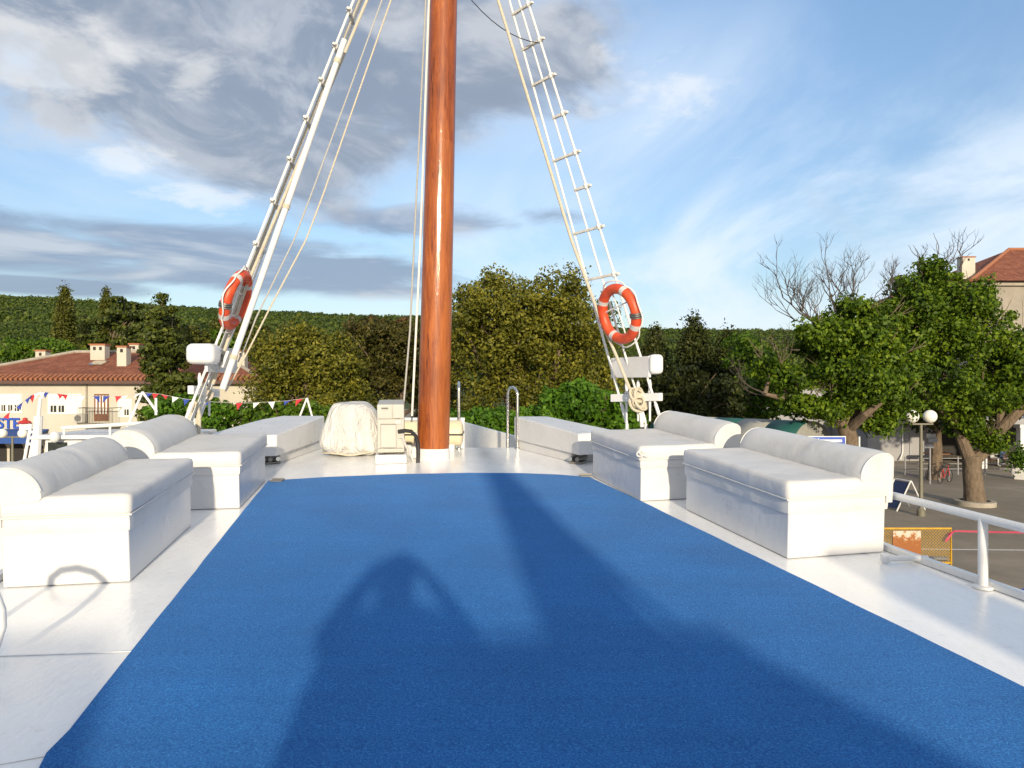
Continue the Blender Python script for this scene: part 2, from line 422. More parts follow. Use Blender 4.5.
# ------------------------------------------------------------------ ground, quay, water, hill
water = quick('water', [(-3000,-3000,-1.1),(3000,-3000,-1.1),(3000,3000,-1.1),(-3000,3000,-1.1)], [(0,1,2,3)], M['water'])
tag(water, kind='structure')
g = MB()
for (x0, x1, y0, y1) in ((4.6, 3000, -600, 23), (-900, 3000, 23, 3000)):
    g.add([(x0,y0,0),(x1,y0,0),(x1,y1,0),(x0,y1,0)], [(0,1,2,3)])
g.add([(4.6,-600,0),(4.6,23,0),(4.6,23,-2),(4.6,-600,-2)], [(0,1,2,3)])
g.add([(-900,23,0),(4.6,23,0),(4.6,23,-2),(-900,23,-2)], [(0,1,2,3)])
tag(g.build('ground', M['asphalt'], smooth=False, recalc=False), kind='structure')
kb = MB(); kb.box(4.3, 5.0, -300, 22.6, -1.0, .12); kb.box(-300, 5.0, 22.7, 23.3, -1.0, .12)
tag(kb.build('quay_edge', M['stone'], smooth=False), kind='structure')
# parking-bay lines on the quay
ml = MB()
def gline(p, q, w):
    p = Vector(p); q = Vector(q); d = (q-p).normalized(); n = Vector((-d.y, d.x, 0))*w/2
    ml.add([p-n, q-n, q+n, p+n], [(0,1,2,3)])
def G(px, py):
    Y = CZ*F/(py-384); return Vector((X(px, Y), Y, .004))
gline(G(905, 549), G(1200, 552), .13)
tag(ml.build('road_marking', M['white'], smooth=False), kind='structure')
ml = MB(); gline(G(1000, 594), G(1060, 583), .12)
tag(ml.build('road_marking', M['blue'], smooth=False), kind='structure')

ridge = [(-900,300),(-400,296),(0,291),(100,297),(200,304),(330,310),(450,313),(560,321),(650,325),(760,326),(1024,333),(1500,345),(2200,362)]
def ridge_z(px): return float(np.interp(px, [a for a, b in ridge], [b for a, b in ridge]))
HY0, HY1 = 170.0, 700.0
def hill_z(x, y):
    px = 512 + F*x/max(y, 1.0)
    top = CZ + (384-ridge_z(px))/F*HY1
    t = max(0.0, min(1.0, (y-HY0)/(HY1-HY0)))
    base = 3 + (top-11)*(t**1.05)
    return base + 3.0*mnoise.noise(Vector((x*.012, y*.012, 3.1)))*min(1, t*3)*(1-t*.5)
hv = []; hf = []; nxh, nyh = 90, 40
for j in range(nyh+1):
    y = HY0 - 40 + (HY1+160-HY0+40)*j/nyh
    for i in range(nxh+1):
        x = (-1.25 + 2.7*i/nxh)*max(y, 200)
        zz = hill_z(x, min(y, HY1)) - (max(0, y-HY1)*.12)
        if y <= HY0: zz = -1.0 if y < HY0-15 else .5
        hv.append((x, y, zz))
for j in range(nyh):
    for i in range(nxh):
        a = j*(nxh+1)+i; hf.append((a, a+1, a+nxh+2, a+nxh+1))
tag(quick('hill', hv, hf, M['hill'], smooth=True), kind='structure')

def rand_quads(cent, size, normal_bias=None, aspect=.62, bias=.6):
    """diamond-shaped leaves around given centres"""
    n = len(cent)
    nr = rng.normal(size=(n, 3)); nr /= np.linalg.norm(nr, axis=1)[:, None]+1e-9
    if normal_bias is not None:
        nr = nr + bias*normal_bias; nr /= np.linalg.norm(nr, axis=1)[:, None]+1e-9
    t = rng.normal(size=(n, 3)); t -= nr*np.sum(t*nr, axis=1)[:, None]; t /= np.linalg.norm(t, axis=1)[:, None]+1e-9
    b = np.cross(nr, t)
    s = (size*(.6+.8*rng.random(n)))[:, None] if np.isscalar(size) else (size*(.6+.8*rng.random(n)))[:, None]
    t *= s*.5; b *= s*.5*aspect
    fold = nr*s*.10
    return np.stack([cent-t, cent+b+fold, cent+t, cent-b+fold], axis=1)

# the wooded hillside: far too many crowns to count
cs = []; ns = []; sz = []
nt_ = 38000
for _ in range(nt_):
    y = HY0 + (HY1-HY0+10)*(random.random()**.75)
    x = (-.86 + 1.75*random.random())*y
    if mnoise.noise(Vector((x*.02, y*.02, 9.0))) > .5: continue
    r = (1.3 + 1.7*random.random()**1.5)*(1.15 if y > 350 else .9)
    zc = hill_z(x, min(y, HY1)) + r*.8
    k = 18 if y > 380 else 34
    d = rng.normal(size=(k, 3)); d[:, 2] = np.abs(d[:, 2])*.9+.05; d[:, 1] -= .3; d /= np.linalg.norm(d, axis=1)[:, None]
    cs.append(np.array([x, y, zc]) + d*r*(.75+.3*rng.random((k, 1)))*np.array([1, 1, .95])); ns.append(d)
    sz.append(np.full(k, r*(.55 if y > 380 else .38)))
cs = np.concatenate(cs); ns = np.concatenate(ns); sz = np.concatenate(sz)
tag(np_quads('hill_forest', rand_quads(cs, sz, ns, .8, 1.5), M['leaf_hill']), kind='stuff')

# ------------------------------------------------------------------ trees
def lobe(px, py, rx, ry, Y, depth=None):
    s = Y/F
    return (P(px, py, Y), Vector((rx*s, (depth if depth else rx*s*1.0), ry*s)))

def crown_quads(lobes, nleaf, leaf, clump=.55, shell=.6, flat=.8, per=110, bias=1.0, fill=.16):
    """leaf tufts seated on the lobes, each tuft a ragged ball of leaves, plus sparse leaves inside"""
    vol = np.array([(l[1].x*l[1].z)**.85 + .2 for l in lobes]); vol = vol/vol.sum()
    L = np.array([[*l[0]] for l in lobes]); S = np.array([[*l[1]] for l in lobes])
    nc = max(8, int(nleaf*(1-fill))//per)
    which = rng.choice(len(lobes), size=nc, p=vol)
    d = rng.normal(size=(nc, 3)); d[:, 2] += .15; d /= np.linalg.norm(d, axis=1)[:, None]
    cc = L[which] + d*(shell + (1.02-shell)*rng.random(nc)**.6)[:, None]*S[which]
    rc = clump*(.55+.9*rng.random(nc))
    e = rng.normal(size=(nc*per, 3)); e /= np.linalg.norm(e, axis=1)[:, None]
    # ragged tuft surface: radius wobbles with direction
    w = 1 + .35*np.sin(e[:, 0]*4+np.repeat(rng.random(nc)*6, per))*np.sin(e[:, 2]*4+np.repeat(rng.random(nc)*6, per))
    pos = np.repeat(cc, per, 0) + e*(np.repeat(rc, per)*w*(.55+.5*rng.random(nc*per)**.7))[:, None]*np.array([1, 1, flat])
    q1 = rand_quads(pos, leaf, e + .35*np.repeat(d, per, 0), bias=bias)
    nf = int(nleaf*fill); wf = rng.choice(len(lobes), size=nf, p=vol)
    df = rng.normal(size=(nf, 3)); df /= np.linalg.norm(df, axis=1)[:, None]
    pf = L[wf] + df*(.85*rng.random(nf)**.4)[:, None]*S[wf]
    return np.concatenate([q1, rand_quads(pf, leaf*1.25, df, bias=.3)])

def limb_path(a, b, bend=.15, n=5):
    a = Vector(a); b = Vector(b); L = (b-a).length
    off = Vector((random.uniform(-1,1), random.uniform(-1,1), random.uniform(0,.8)))*L*bend
    return [a.lerp(b, i/n) + off*math.sin(math.pi*i/n) for i in range(n+1)]

def tree(name, cat, label, base, lobes, mat, nleaf, leaf, trunk_r=.2, fork=None, group=None, limbs=True, **kw):
    base = Vector(base); t = empty(name, base)
    tag(t, label, cat, group)
    q = crown_quads(lobes, nleaf, leaf, **kw) - np.array([*base])
    np_quads('crown', q, mat, t)
    mb = MB()
    top = Vector(fork) - base if fork is not None else (sum((l[0] for l in lobes), Vector())/len(lobes) - base)*.6
    if fork is None: top.z = min(top.z, 3.0)
    path = limb_path(Vector((0, 0, -.2)), top, .05)
    mb.tube(path, [trunk_r*(1.35-.45*i/5) if i else trunk_r*1.6 for i in range(6)], 10)
    if limbs:
        for l in lobes:
            e = l[0]-base
            n = 6; pth = limb_path(path[-1], e, .12, n)
            mb.tube(pth, [max(.03, trunk_r*.55*(1-.85*i/n)) for i in range(n+1)], 7)
            for _ in range(3):
                e2 = e + Vector((random.uniform(-1,1)*l[1].x, random.uniform(-1,1)*l[1].y, random.uniform(-.3,1)*l[1].z))*.8
                mb.tube(limb_path(pth[random.randint(2, 5)], e2, .15, 4), [.06, .05, .04, .03, .015], 5)
    mb.build('trunk', M['bark'], t)
    return t

def cone_tree(name, cat, label, px, top, w, Y, mat, nleaf, leaf, base_py=400, power=.75, jag=.25, tiers=0, group=None):
    base = Vector((X(px, Y), Y, 0)); t = empty(name, base); tag(t, label, cat, group)
    zt, zb = Z(top, Y), max(.6, Z(base_py, Y)); W = w*Y/F; per = 24; nc = nleaf//per
    q = rng.random(nc)**.62
    if tiers: q = (np.floor(q*tiers) + rng.random(nc)**2*.55)/tiers
    a = rng.random(nc)*2*np.pi
    r = W*(q**power)*(1 + jag*np.sin(a*3+q*23)*.6 + jag*(rng.random(nc)-.5))*np.sqrt(.35+.65*rng.random(nc))
    c = np.stack([r*np.cos(a), r*np.sin(a), zt-(zt-zb)*q - (0 if not tiers else -.10*r)], 1)
    d = np.stack([np.cos(a), np.sin(a), np.full(nc, .25)], 1)
    cs_ = .06*W + .10*W*np.repeat(q, per)[:, None] + .12
    o = rng.normal(size=(nc*per, 3))*cs_*np.array([1, 1, 1.5 if not tiers else .45])
    np_quads('crown', rand_quads(np.repeat(c, per, 0)+o, leaf, np.repeat(d, per, 0), .5, .6), mat, t)
    mb = MB(); mb.tube([(0,0,-.2),(0,0,zb+1),(0,0,zb+(zt-zb)*.6),(0,0,zt-.3)], [.3,.24,.12,.03], 8); mb.build('trunk', M['bark'], t)
    return t

def gb(px, Y): return (X(px, Y), Y, 0)
tree('broadleaf_tree', 'tree', 'largest olive gold tree with domed crown right behind the varnished mast', gb(530, 38),
     [lobe(*q, 38, 3.4) for q in ((490,306,34,30),(476,318,22,26),(558,304,38,32),(575,322,34,36),(596,352,22,36),(466,338,20,36),(525,314,34,34),(535,330,40,36),(505,335,40,36),(490,365,45,46),(545,365,55,52),(580,395,38,42),(520,420,70,50))],
     M['leaf_olive'], 70000, .16, .3, clump=.62, shell=.55, per=150)
tree('broadleaf_tree', 'tree', 'rounded olive tree just right of the house with the red tile roof', gb(300, 40),
     [lobe(*q, 40, 2.6) for q in ((300,352,32,26),(276,374,26,28),(335,368,26,32),(305,392,48,34),(272,396,14,24),(345,400,26,30))],
     M['leaf_olive'], 34000, .17, .25, clump=.55, shell=.55, per=130)
tree('broadleaf_tree', 'tree', 'dull bronze tree filling the gap left of the mast', gb(385, 50),
     [lobe(*q, 50, 3) for q in ((362,346,26,26),(392,344,26,26),(412,362,28,42),(375,385,38,40),(440,345,18,30),(440,390,30,50))],
     M['leaf_gold'], 30000, .22, .3, clump=.62, shell=.55, per=130)
tree('broadleaf_tree', 'tree', 'small russet tree showing above the bronze tree left of the mast', gb(372, 62),
     [lobe(372,336,24,16,62), lobe(400,334,18,14,62)], M['leaf_brown'], 4500, .3, .25, clump=.6)
tree('broadleaf_tree', 'tree', 'bright green shrubby tree in front of the big olive gold tree', gb(582, 28),
     [lobe(*q, 28, 1.4) for q in ((582,398,26,22),(560,406,20,18),(606,406,18,18),(585,432,36,26),(622,422,18,16))],
     M['leaf_bright'], 13000, .17, .12, clump=.3)
tree('shrub', 'shrub', 'low bright green shrub seen between mast and stainless handrails', gb(490, 29),
     [lobe(*q, 29, 1.2) for q in ((478,424,24,16),(505,424,22,17),(530,425,20,17),(452,426,20,14))], M['leaf_bright'], 8000, .16, .1, clump=.28)
for (px, top, w, lb, mt) in ((655, 330, 24, 'dark conifer right of the right lifebuoy', 'leaf_dark'),
                         (694, 319, 27, 'tall dark conifer with a pointed tip in the row past the lifebuoy', 'leaf_dark'),
                         (728, 333, 26, 'dark conifer beside the striped tunnel canopy', 'leaf_dark')):
    cone_tree('conifer_tree', 'tree', lb, px, top, w, 55 + (px % 7), M[mt], 17000, .26, 425, .62, .3)
tree('broadleaf_tree', 'tree', 'ragged green tree left of the tunnel canopy with a dead branch', gb(752, 48),
     [lobe(*q, 48, 2) for q in ((745,356,22,20),(765,366,20,20),(748,392,26,26),(770,400,22,24))], M['leaf_green'], 8000, .26, .2, clump=.5)
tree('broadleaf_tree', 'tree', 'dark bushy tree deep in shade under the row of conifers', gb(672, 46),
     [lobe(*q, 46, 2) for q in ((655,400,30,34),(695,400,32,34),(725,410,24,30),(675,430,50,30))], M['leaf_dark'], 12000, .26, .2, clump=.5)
# left side, around and behind the house
tree('cedar_tree', 'tree', 'dark spreading cedar standing in front of the long red roof', gb(168, 40),
     [lobe(*q, 40, 1.6) for q in ((162,318,4,16),(163,338,10,9),(166,352,17,8),(160,366,19,8),(172,380,22,10),(165,396,24,13),(172,414,28,16))],
     M['leaf_cedar'], 14000, .22, .2, clump=.35, flat=.5)
tree('cedar_tree', 'tree', 'pale tipped cedar with wide flat tiers behind the house chimneys', gb(125, 74),
     [lobe(*q, 74, 3) for q in ((125,305,7,7),(128,316,13,5),(112,324,15,5),(135,330,20,5),(105,340,22,6),(130,346,30,6),(145,338,14,5),(88,350,20,6),(120,358,40,8))],
     M['leaf_cedar'], 13000, .34, .3, clump=.55, flat=.35)
cone_tree('cypress_tree', 'tree', 'tallest narrow cypress rising behind the left part of the red roof', 65, 287, 13, 78, M['leaf_cypress'], 15000, .26, 365, .8)
cone_tree('cypress_tree', 'tree', 'narrow green cypress behind the pair of roof chimneys', 106, 289, 9, 79, M['leaf_cypress'], 11000, .24, 370, .7)
cone_tree('cypress_tree', 'tree', 'short nearly black cypress between the two tall ones', 85, 316, 6, 76, M['leaf_dark'], 6000, .24, 365, .7)
cone_tree('pine_tree', 'tree', 'pointed pine behind the dark cedar in front of the hill', 162, 296, 24, 66, M['leaf_cedar'], 15000, .26, 385, .9, .35, 7)
for i, (px, py, w, h_, lb) in enumerate(((60,352,24,12,'round green bush behind the left chimney of the long roof'), (195,345,26,26,'bushy green tree behind the left shroud ladder'),
                        (225,352,20,22,'green tree behind the right end of the red roof'), (240,330,26,18,'loose green tree on the slope above the house end'),
                        (20,350,26,16,'low green tree behind the distant village houses'))):
    Yb = 68 + i*5
    tree('broadleaf_tree', 'tree', lb, gb(px, Yb), [lobe(px-w*.3, py, w*.7, h_, Yb), lobe(px+w*.4, py+h_*.3, w*.6, h_*.8, Yb), lobe(px, py+h_, w, h_, Yb)],
         M['leaf_cypress' if i % 2 else 'leaf_green'], 5000, .34, .22, clump=.6)
tree('shrub', 'shrub', 'bright green shrub behind the foot of the left rigging', gb(200, 30),
     [lobe(*q, 30, 1) for q in ((190,412,22,14),(212,416,20,14),(165,412,16,12))], M['leaf_bright'], 6000, .17, .1, clump=.28)
tree('shrub', 'shrub', 'dark green hedge bush below the rounded olive tree', gb(275, 31),
     [lobe(*q, 31, 1) for q in ((245,418,22,12),(275,418,26,14),(310,418,26,14),(345,420,26,14))], M['leaf_green'], 7000, .18, .1, clump=.3)

# the two quay trees with thick pollarded limbs, seen large on the right
def twigs(mb, p, d, L, r, depth):
    pts = [p]; q = p; dd = d.copy()
    for i in range(4):
        dd = (dd + Vector((random.uniform(-.28,.28), random.uniform(-.28,.28), random.uniform(-.12,.26)))).normalized()
        q = q + dd*L/4; pts.append(q)
    mb.tube(pts, [r*(1-.14*i) for i in range(5)], 5 if r > .02 else 4)
    if depth:
        for k in range(random.choice((2, 3, 3))):
            nd = (dd + Vector((random.uniform(-.8,.8), random.uniform(-.8,.8), random.uniform(-.25,.65)))).normalized()
            twigs(mb, pts[random.choice((2, 3, 4))], nd, L*random.uniform(.6,.82), r*.6, depth-1)

def quay_tree(label, base, trunk, limbs, bare, lobes, nleaf, leaf, trunk_r, group):
    base = Vector(base); t = empty('quay_tree', base); tag(t, label, 'tree', group)
    np_quads('crown', crown_quads(lobes, nleaf, leaf, clump=.46, shell=.42, flat=.7, per=125, bias=.9, fill=.17) - np.array([*base]), M['leaf_quay'], t)
    mb = MB(); mb.tube([Vector(p)-base for p in trunk[0]], trunk[1], 14)
    for (pts, rs) in limbs: mb.tube([Vector(p)-base for p in pts], rs, 9)
    src = [Vector(p)-base for (pts, rs) in limbs for p in pts[1:]]
    for l in lobes:
        c = l[0]-base; s = min(src, key=lambda q: (q-c).length)
        mb.tube(limb_path(s, c, .12, 5), [.09, .08, .065, .05, .035, .02], 6)
        for _ in range(4):
            twigs(mb, c, Vector((random.uniform(-1,1), random.uniform(-1,1), random.uniform(-.1,1))).normalized(), 1.0, .03, 1)
    mb.build('trunk', M['bark'], t)
    for (p, d, L, r, dep) in bare + [(Vector(p)+Vector((.3,.4,-.1)), (d[0]*.7+.15, d[1]+.5, d[2]*.9), L*.85, r*.8, dep) for (p, d, L, r, dep) in bare]:
        tw = MB(); twigs(tw, Vector(p)-base, Vector(d).normalized(), L*TWL, r*.8, dep); tw.build('bare_branch', M['twig'], t)
    return t
QY = 29.5; TWL = .54
b1 = gb(852, QY)
quay_tree('leafy quay tree with bare dead twigs on its upper left side', b1,
    ([b1, P(852,470,QY), P(850,440,QY), P(845,425,QY)], [.44,.34,.33,.32]),
    [([P(845,430,QY),P(835,412,QY),P(815,404,QY),P(790,400,QY),P(765,394,QY-.5)], [.24,.2,.17,.13,.07]),
     ([P(847,425,QY),P(852,395,QY),P(846,360,QY),P(830,330,QY),P(815,322,QY)], [.27,.22,.17,.12,.08]),
     ([P(850,420,QY),P(862,390,QY+1),P(868,350,QY+1),P(872,315,QY+1)], [.3,.22,.15,.08]),
     ([P(848,430,QY),P(866,414,QY-1),P(885,400,QY-1.3)], [.22,.15,.07])],
    [(P(818,326,QY),(-1,-.2,.25),3.4,.055,4),(P(820,326,QY),(-.55,.2,.8),2.2,.055,4),(P(835,312,QY),(-.2,0,1),2.2,.05,4),(P(848,312,QY),(.3,-.2,1),2.0,.05,4),
     (P(826,330,QY),(-.9,.3,.6),2.2,.05,4),(P(850,318,QY),(.05,.3,1),2.3,.05,4),(P(800,350,QY),(-1,0,.1),1.7,.04,3),(P(765,394,QY-.5),(-1,0,.2),1.6,.05,4),(P(872,310,QY+1),(.2,0,1),1.3,.035,3)],
    [lobe(*q, QY, d) for (*q, d) in ((852,312,16,16,1.0),(822,338,26,18,1.6),(856,345,26,26,1.7),(838,372,32,22,2),(868,385,28,24,2),(872,330,20,24,1.5),(884,360,22,24,1.6),(783,382,24,16,1.3),(803,404,22,12,1.1),
       (880,408,26,20,1.3),(770,366,14,10,.9),(876,424,22,11,.9),(846,402,20,12,1.9),(826,412,16,9,1.6))],
    33000, .165, .40, None)
Q2 = 33.0; TWL = .40
b2 = gb(975, Q2)
quay_tree('full crowned quay tree on a stone ring beside the globe lamp', b2,
    ([b2, P(974,490,Q2), P(972,470,Q2), P(972,456,Q2)], [.47,.41,.38,.40]),
    [([P(970,460,Q2),P(962,440,Q2),P(952,415,Q2),P(945,380,Q2),P(938,340,Q2)], [.28,.24,.2,.15,.08]),
     ([P(974,460,Q2),P(985,450,Q2),P(1000,430,Q2),P(1018,412,Q2),P(1045,395,Q2)], [.30,.28,.25,.22,.16]),
     ([P(1000,430,Q2),P(1000,400,Q2+.8),P(990,350,Q2+1),P(985,310,Q2+1)], [.2,.17,.12,.07]),
     ([P(955,420,Q2),P(925,395,Q2-1),P(905,370,Q2-1.2)], [.2,.14,.07])],
    [(P(925,275,Q2),(-.5,0,1),1.7,.05,3),(P(898,296,Q2),(-.5,.3,1),2.0,.05,4),(P(890,300,Q2),(-.2,0,1),1.7,.045,3),(P(960,270,Q2),(.5,0,.8),2.2,.045,3),(P(940,268,Q2),(.9,0,.7),2.3,.04,3),
     (P(985,330,Q2),(1,0,.1),2.0,.04,3),(P(905,310,Q2),(-.8,.3,.9),1.8,.05,3)],
    [lobe(*q, Q2, d) for (*q, d) in ((925,295,30,26,2),(955,300,32,24,2),(976,322,24,24,2.0),(908,330,28,30,2),(945,340,40,34,2.6),(1000,372,28,24,2.2),(900,375,28,26,2),(940,388,42,28,2.5),
       (985,395,36,26,2.2),(905,404,18,12,1.0),(1052,390,34,30,2.2),(1050,392,40,20,2),(965,425,18,12,1),(990,442,12,10,.6),(930,270,10,12,.8),(1052,372,30,26,2),(1016,352,22,24,1.8),(893,325,18,26,1.6),(905,305,20,20,1.6))],
    62000, .165, .55, None)
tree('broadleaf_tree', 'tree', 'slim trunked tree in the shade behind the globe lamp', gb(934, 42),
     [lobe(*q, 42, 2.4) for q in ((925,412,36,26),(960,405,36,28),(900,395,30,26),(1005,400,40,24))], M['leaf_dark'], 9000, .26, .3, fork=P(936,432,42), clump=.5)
# stone ring at the foot of the tree
sr = MB(); sr.lathe([(.82, 0), (.82, .2), (.62, .22), (.60, .06), (.01, .06)], 28, (0, 0, 0))
tag(sr.build('tree_ring', M['stone'], ang=30), 'low round stone kerb around the trunk of the quay tree', 'planter').location = b2

# ------------------------------------------------------------------ house on the left
def chimney(parent, x, y, z0, z1, w=.75, d=.6, pots=2):
    c = MB().box(x-w/2, x+w/2, y-d/2, y+d/2, z0, z1-.1).build('chimney', M['plaster'], parent, smooth=False)
    MB().box(x-w/2-.06, x+w/2+.06, y-d/2-.06, y+d/2+.06, z1-.1, z1).build('chimney_cap', M['terra'], c, smooth=False)
    for i in range(pots):
        xx = x + (i-(pots-1)/2)*w*.42
        MB().box(xx-.09, xx+.09, y-d/2-.012, y-d/2+.05, z1-.42, z1-.2).build('flue_opening', M['dark'], c, smooth=False)
    return c
HY = 45.0
hs = HY/F
house = empty('house', (X(100, HY), HY, 0)); tag(house, 'long cream two storey house with red tile hip roof', 'house')
hx0, hx1 = X(-60, HY), X(256, HY)
ox, oy = house.location.x, house.location.y
eave = Z(381, HY)
MB().box(hx0-ox, hx1-ox, 0, 11, 0, eave).build('wall', M['plaster'], house, smooth=False)
# hip roof with tiles: the front slope and both hips
ov = .55
zr = Z(352.5, HY+5.5)
xl, xr, yf, yb = hx0-ox-ov, hx1-ox+ov, -ov, 11+ov
rl, rr_ = X(75, HY+5.5)-ox, X(262, HY+5.5)-ox-3.0
ry = 5.5
ze = eave + .05
rv = [(xl,yf,ze),(xr,yf,ze),(xr,yb,ze),(xl,yb,ze),(rl,ry,zr),(rr_,ry,zr)]
roof = quick('roof', rv, [(0,1,5,4),(1,2,5),(2,3,4,5),(3,0,4)], M['roof'], house)
cap = MB(); cap.tube([(xl,yf,ze+.05),(rl,ry,zr+.05)], .11, 8); cap.tube([(rl,ry,zr+.05),(rr_,ry,zr+.05)], .11, 8); cap.tube([(xr,yf,ze+.05),(rr_,ry,zr+.05)], .11, 8)
cap.build('ridge_tiles', M['stone'], roof)
gt = MB(); gt.box(xl, xr, yf-.12, yf+.02, ze-.22, ze-.02); gt.box(xl+.1, xr-.1, yf+.02, .0, ze-.16, ze-.06)
gt.build('gutter', M['gutter'], roof, smooth=False)
et = MB()
for i in range(int((xr-xl)/.3)):
    et.tube([(xl+.15+i*.3, yf-.08, ze+.06), (xl+.15+i*.3, yf+.5, ze+.30)], .10, 6)
et.build('eave_tiles', M['terra'], roof)
sk = MB(); zsk = ze+(zr-ze)*.55; ysk = yf+(ry-yf)*.55
sl = Vector((0, ry-yf, zr-ze)).normalized(); nrm = Vector((0, -sl.z, sl.y))
sk.obox(Vector((X(92, HY+2)-ox, ysk, zsk))+nrm*.06, (1,0,0), sl, nrm, .45, .45, .05)
sk.build('skylight', M['steel'], roof, smooth=False)
for (px, py0, py1, yd, w, pots) in ((100,364,344,4.0,.95,2),(124,366,346,2.6,.6,1),(136,356,343.5,6.5,.65,1),(240,372,350,2.4,.8,2),(43,362,350,7.5,.7,1),(210,362,350,5.0,.8,2)):
    Yc = HY+yd; chimney(roof, X(px, Yc)-ox, yd, Z(py0, Yc)-1.0, Z(py1, Yc), w, .6, pots)
def hwin(x0, x1, y0, y1, panes):
    wx0, wx1, z1, z0 = X(x0, HY)-ox, X(x1, HY)-ox, Z(y0, HY), Z(y1, HY)
    f = MB().box(wx0-.06, wx1+.06, -.03, .04, z0-.06, z1+.06).build('window', M['shutter'], house, smooth=False)
    sl = MB()
    n = 14
    for i in range(n): 
        a = z0 + .08 + (z1-z0-.08)*i/n
        sl.box(wx0, wx1, -.055, -.032, a+.01, a+(z1-z0-.08)/n-.003)
    sl.build('roller_shutter', M['shutter'], f, smooth=False)
    for (a, b) in panes:
        p = MB(); w = wx1-wx0
        p.box(wx0+w*a, wx0+w*b, -.075, -.058, z0+.06, z0+(z1-z0)*.42)
        p.build('pane', M['glass'], f, smooth=False)
        mu = MB(); mu.box(wx0+w*(a+b)/2-.02, wx0+w*(a+b)/2+.02, -.085, -.076, z0+.06, z0+(z1-z0)*.42); mu.build('glazing_bar', M['shutter'], f, smooth=False)
    return f
hwin(-4, 21, 395, 412, [(.25,.40),(.52,.68),(.78,.95)])
hwin(49, 81, 395, 413, [(.07,.25),(.32,.49)])
hwin(119, 131, 400, 416, [(.5,.85)])
hwin(200, 218, 398, 412, [(.1,.4)])
dx0, dx1 = X(94.5, HY)-ox, X(109, HY)-ox
dr = MB().box(dx0, dx1, -.04, .03, Z(421, HY), Z(394, HY)).build('door', M['brownwood'], house, smooth=False)
ds_ = MB()
for i in range(4): ds_.box(dx0+.1+i*.2, dx0+.19+i*.2, -.055, -.042, Z(414, HY), Z(395.5, HY))
ds_.build('door_curtain', M['shutter'], dr, smooth=False)
bal = MB(); bz = Z(423, HY)
bx0, bx1 = X(88, HY)-ox, X(122, HY)-ox
bal.box(bx0, bx1, -1.1, -.002, bz-.15, bz)
bl = bal.build('balcony', M['stone'], house, smooth=False)
br = MB(); br.tube([(bx0,-.02,bz+.95),(bx0,-1.05,bz+.95),(bx1,-1.05,bz+.95),(bx1,-.02,bz+.95)], .025, 6)
n = 24
for i in range(n+1): br.tube([(bx0+(bx1-bx0)*i/n,-1.05,bz),(bx0+(bx1-bx0)*i/n,-1.05,bz+.95)], .012, 5)
br.build('railing', M['dull_metal'], bl)
MB().tube([(X(87, HY)-ox, -.08, eave-.1), (X(87, HY)-ox, -.08, 1.5)], .045, 8).build('downpipe', M['stone'], house)
ac = MB(); a0, a1 = X(77.5, HY)-ox, X(88.5, HY)-ox
ac.box(a0, a1, -.42, -.1, Z(422.5, HY), Z(413.5, HY)); aco = ac.build('air_conditioner', M['plastic'], house, smooth=False, bevel=.03)
fan = MB(); cx = a0+(a1-a0)*.38; czz = Z(418, HY)
fan.tube([(cx, -.435, czz), (cx, -.422, czz)], .2, 18); fan.build('fan_grille', M['dull_metal'], aco)
for (a, b) in ((-30,-12),(-9,7),(10,24),(27,44)):
    f0, f1 = X(a, HY)-ox, X(b, HY)-ox; fz = Z(442, HY); ar_ = MB()
    pr = [(f0,-.03,0.02),(f1,-.03,0.02)] + [((f0+f1)/2+(f1-f0)/2*math.cos(t), -.03, fz-.5+.5*math.sin(t)) for t in [math.pi*k/10 for k in range(11)]]
    ar_.prism(pr, [(x, .03, z) for x, y, z in pr]); ar_.build('arched_opening', M['dark'], house, smooth=False)
# cafe front on the ground floor: sign and blue awning
sg = text_mesh('STE', 1.02, .03, M['blue'], 'shop_lettering', None, .028, 'RIGHT')
sg.location = (X(20.5, HY), HY-.06, Z(423.8, HY)); sg.rotation_euler = (R(90), 0, 0); sg.scale = (.86, .86, 1)
tag(sg, 'big blue STE lettering on the cream house wall above the awning', 'lettering')
aw = MB()
for (a, b) in ((-40, 49),):
    aw.add([(X(a,HY),HY-.02,Z(429,HY)),(X(b,HY),HY-.02,Z(429,HY)),(X(b,HY),HY-2.0,Z(436,HY)),(X(a,HY),HY-2.0,Z(436,HY)),
            (X(a,HY),HY-.02,Z(430,HY)),(X(b,HY),HY-.02,Z(430,HY)),(X(b,HY),HY-2.0,Z(441,HY)),(X(a,HY),HY-2.0,Z(441,HY))], [(0,1,2,3),(4,7,6,5),(3,2,6,7),(0,3,7,4),(1,5,6,2)])
tag(aw.build('awning', M['bluecloth'], smooth=False), 'blue cloth awning over the cafe front under the blue lettering', 'awning')
sh = empty('signboard', (X(26, HY), HY-.1, Z(425, HY))); tag(sh, 'round white sign with a red top next to the blue lettering', 'sign')
MB().box(-.32, .32, -.08, .05, -.35, .12).build('board', M['shutter'], sh, smooth=False, bevel=.05)
rc = MB(); rc.lathe([(.40, .12), (.30, .24), (.12, .30), (.12, .42), (.02, .46)], 16); rc.build('top', M['red'], sh)

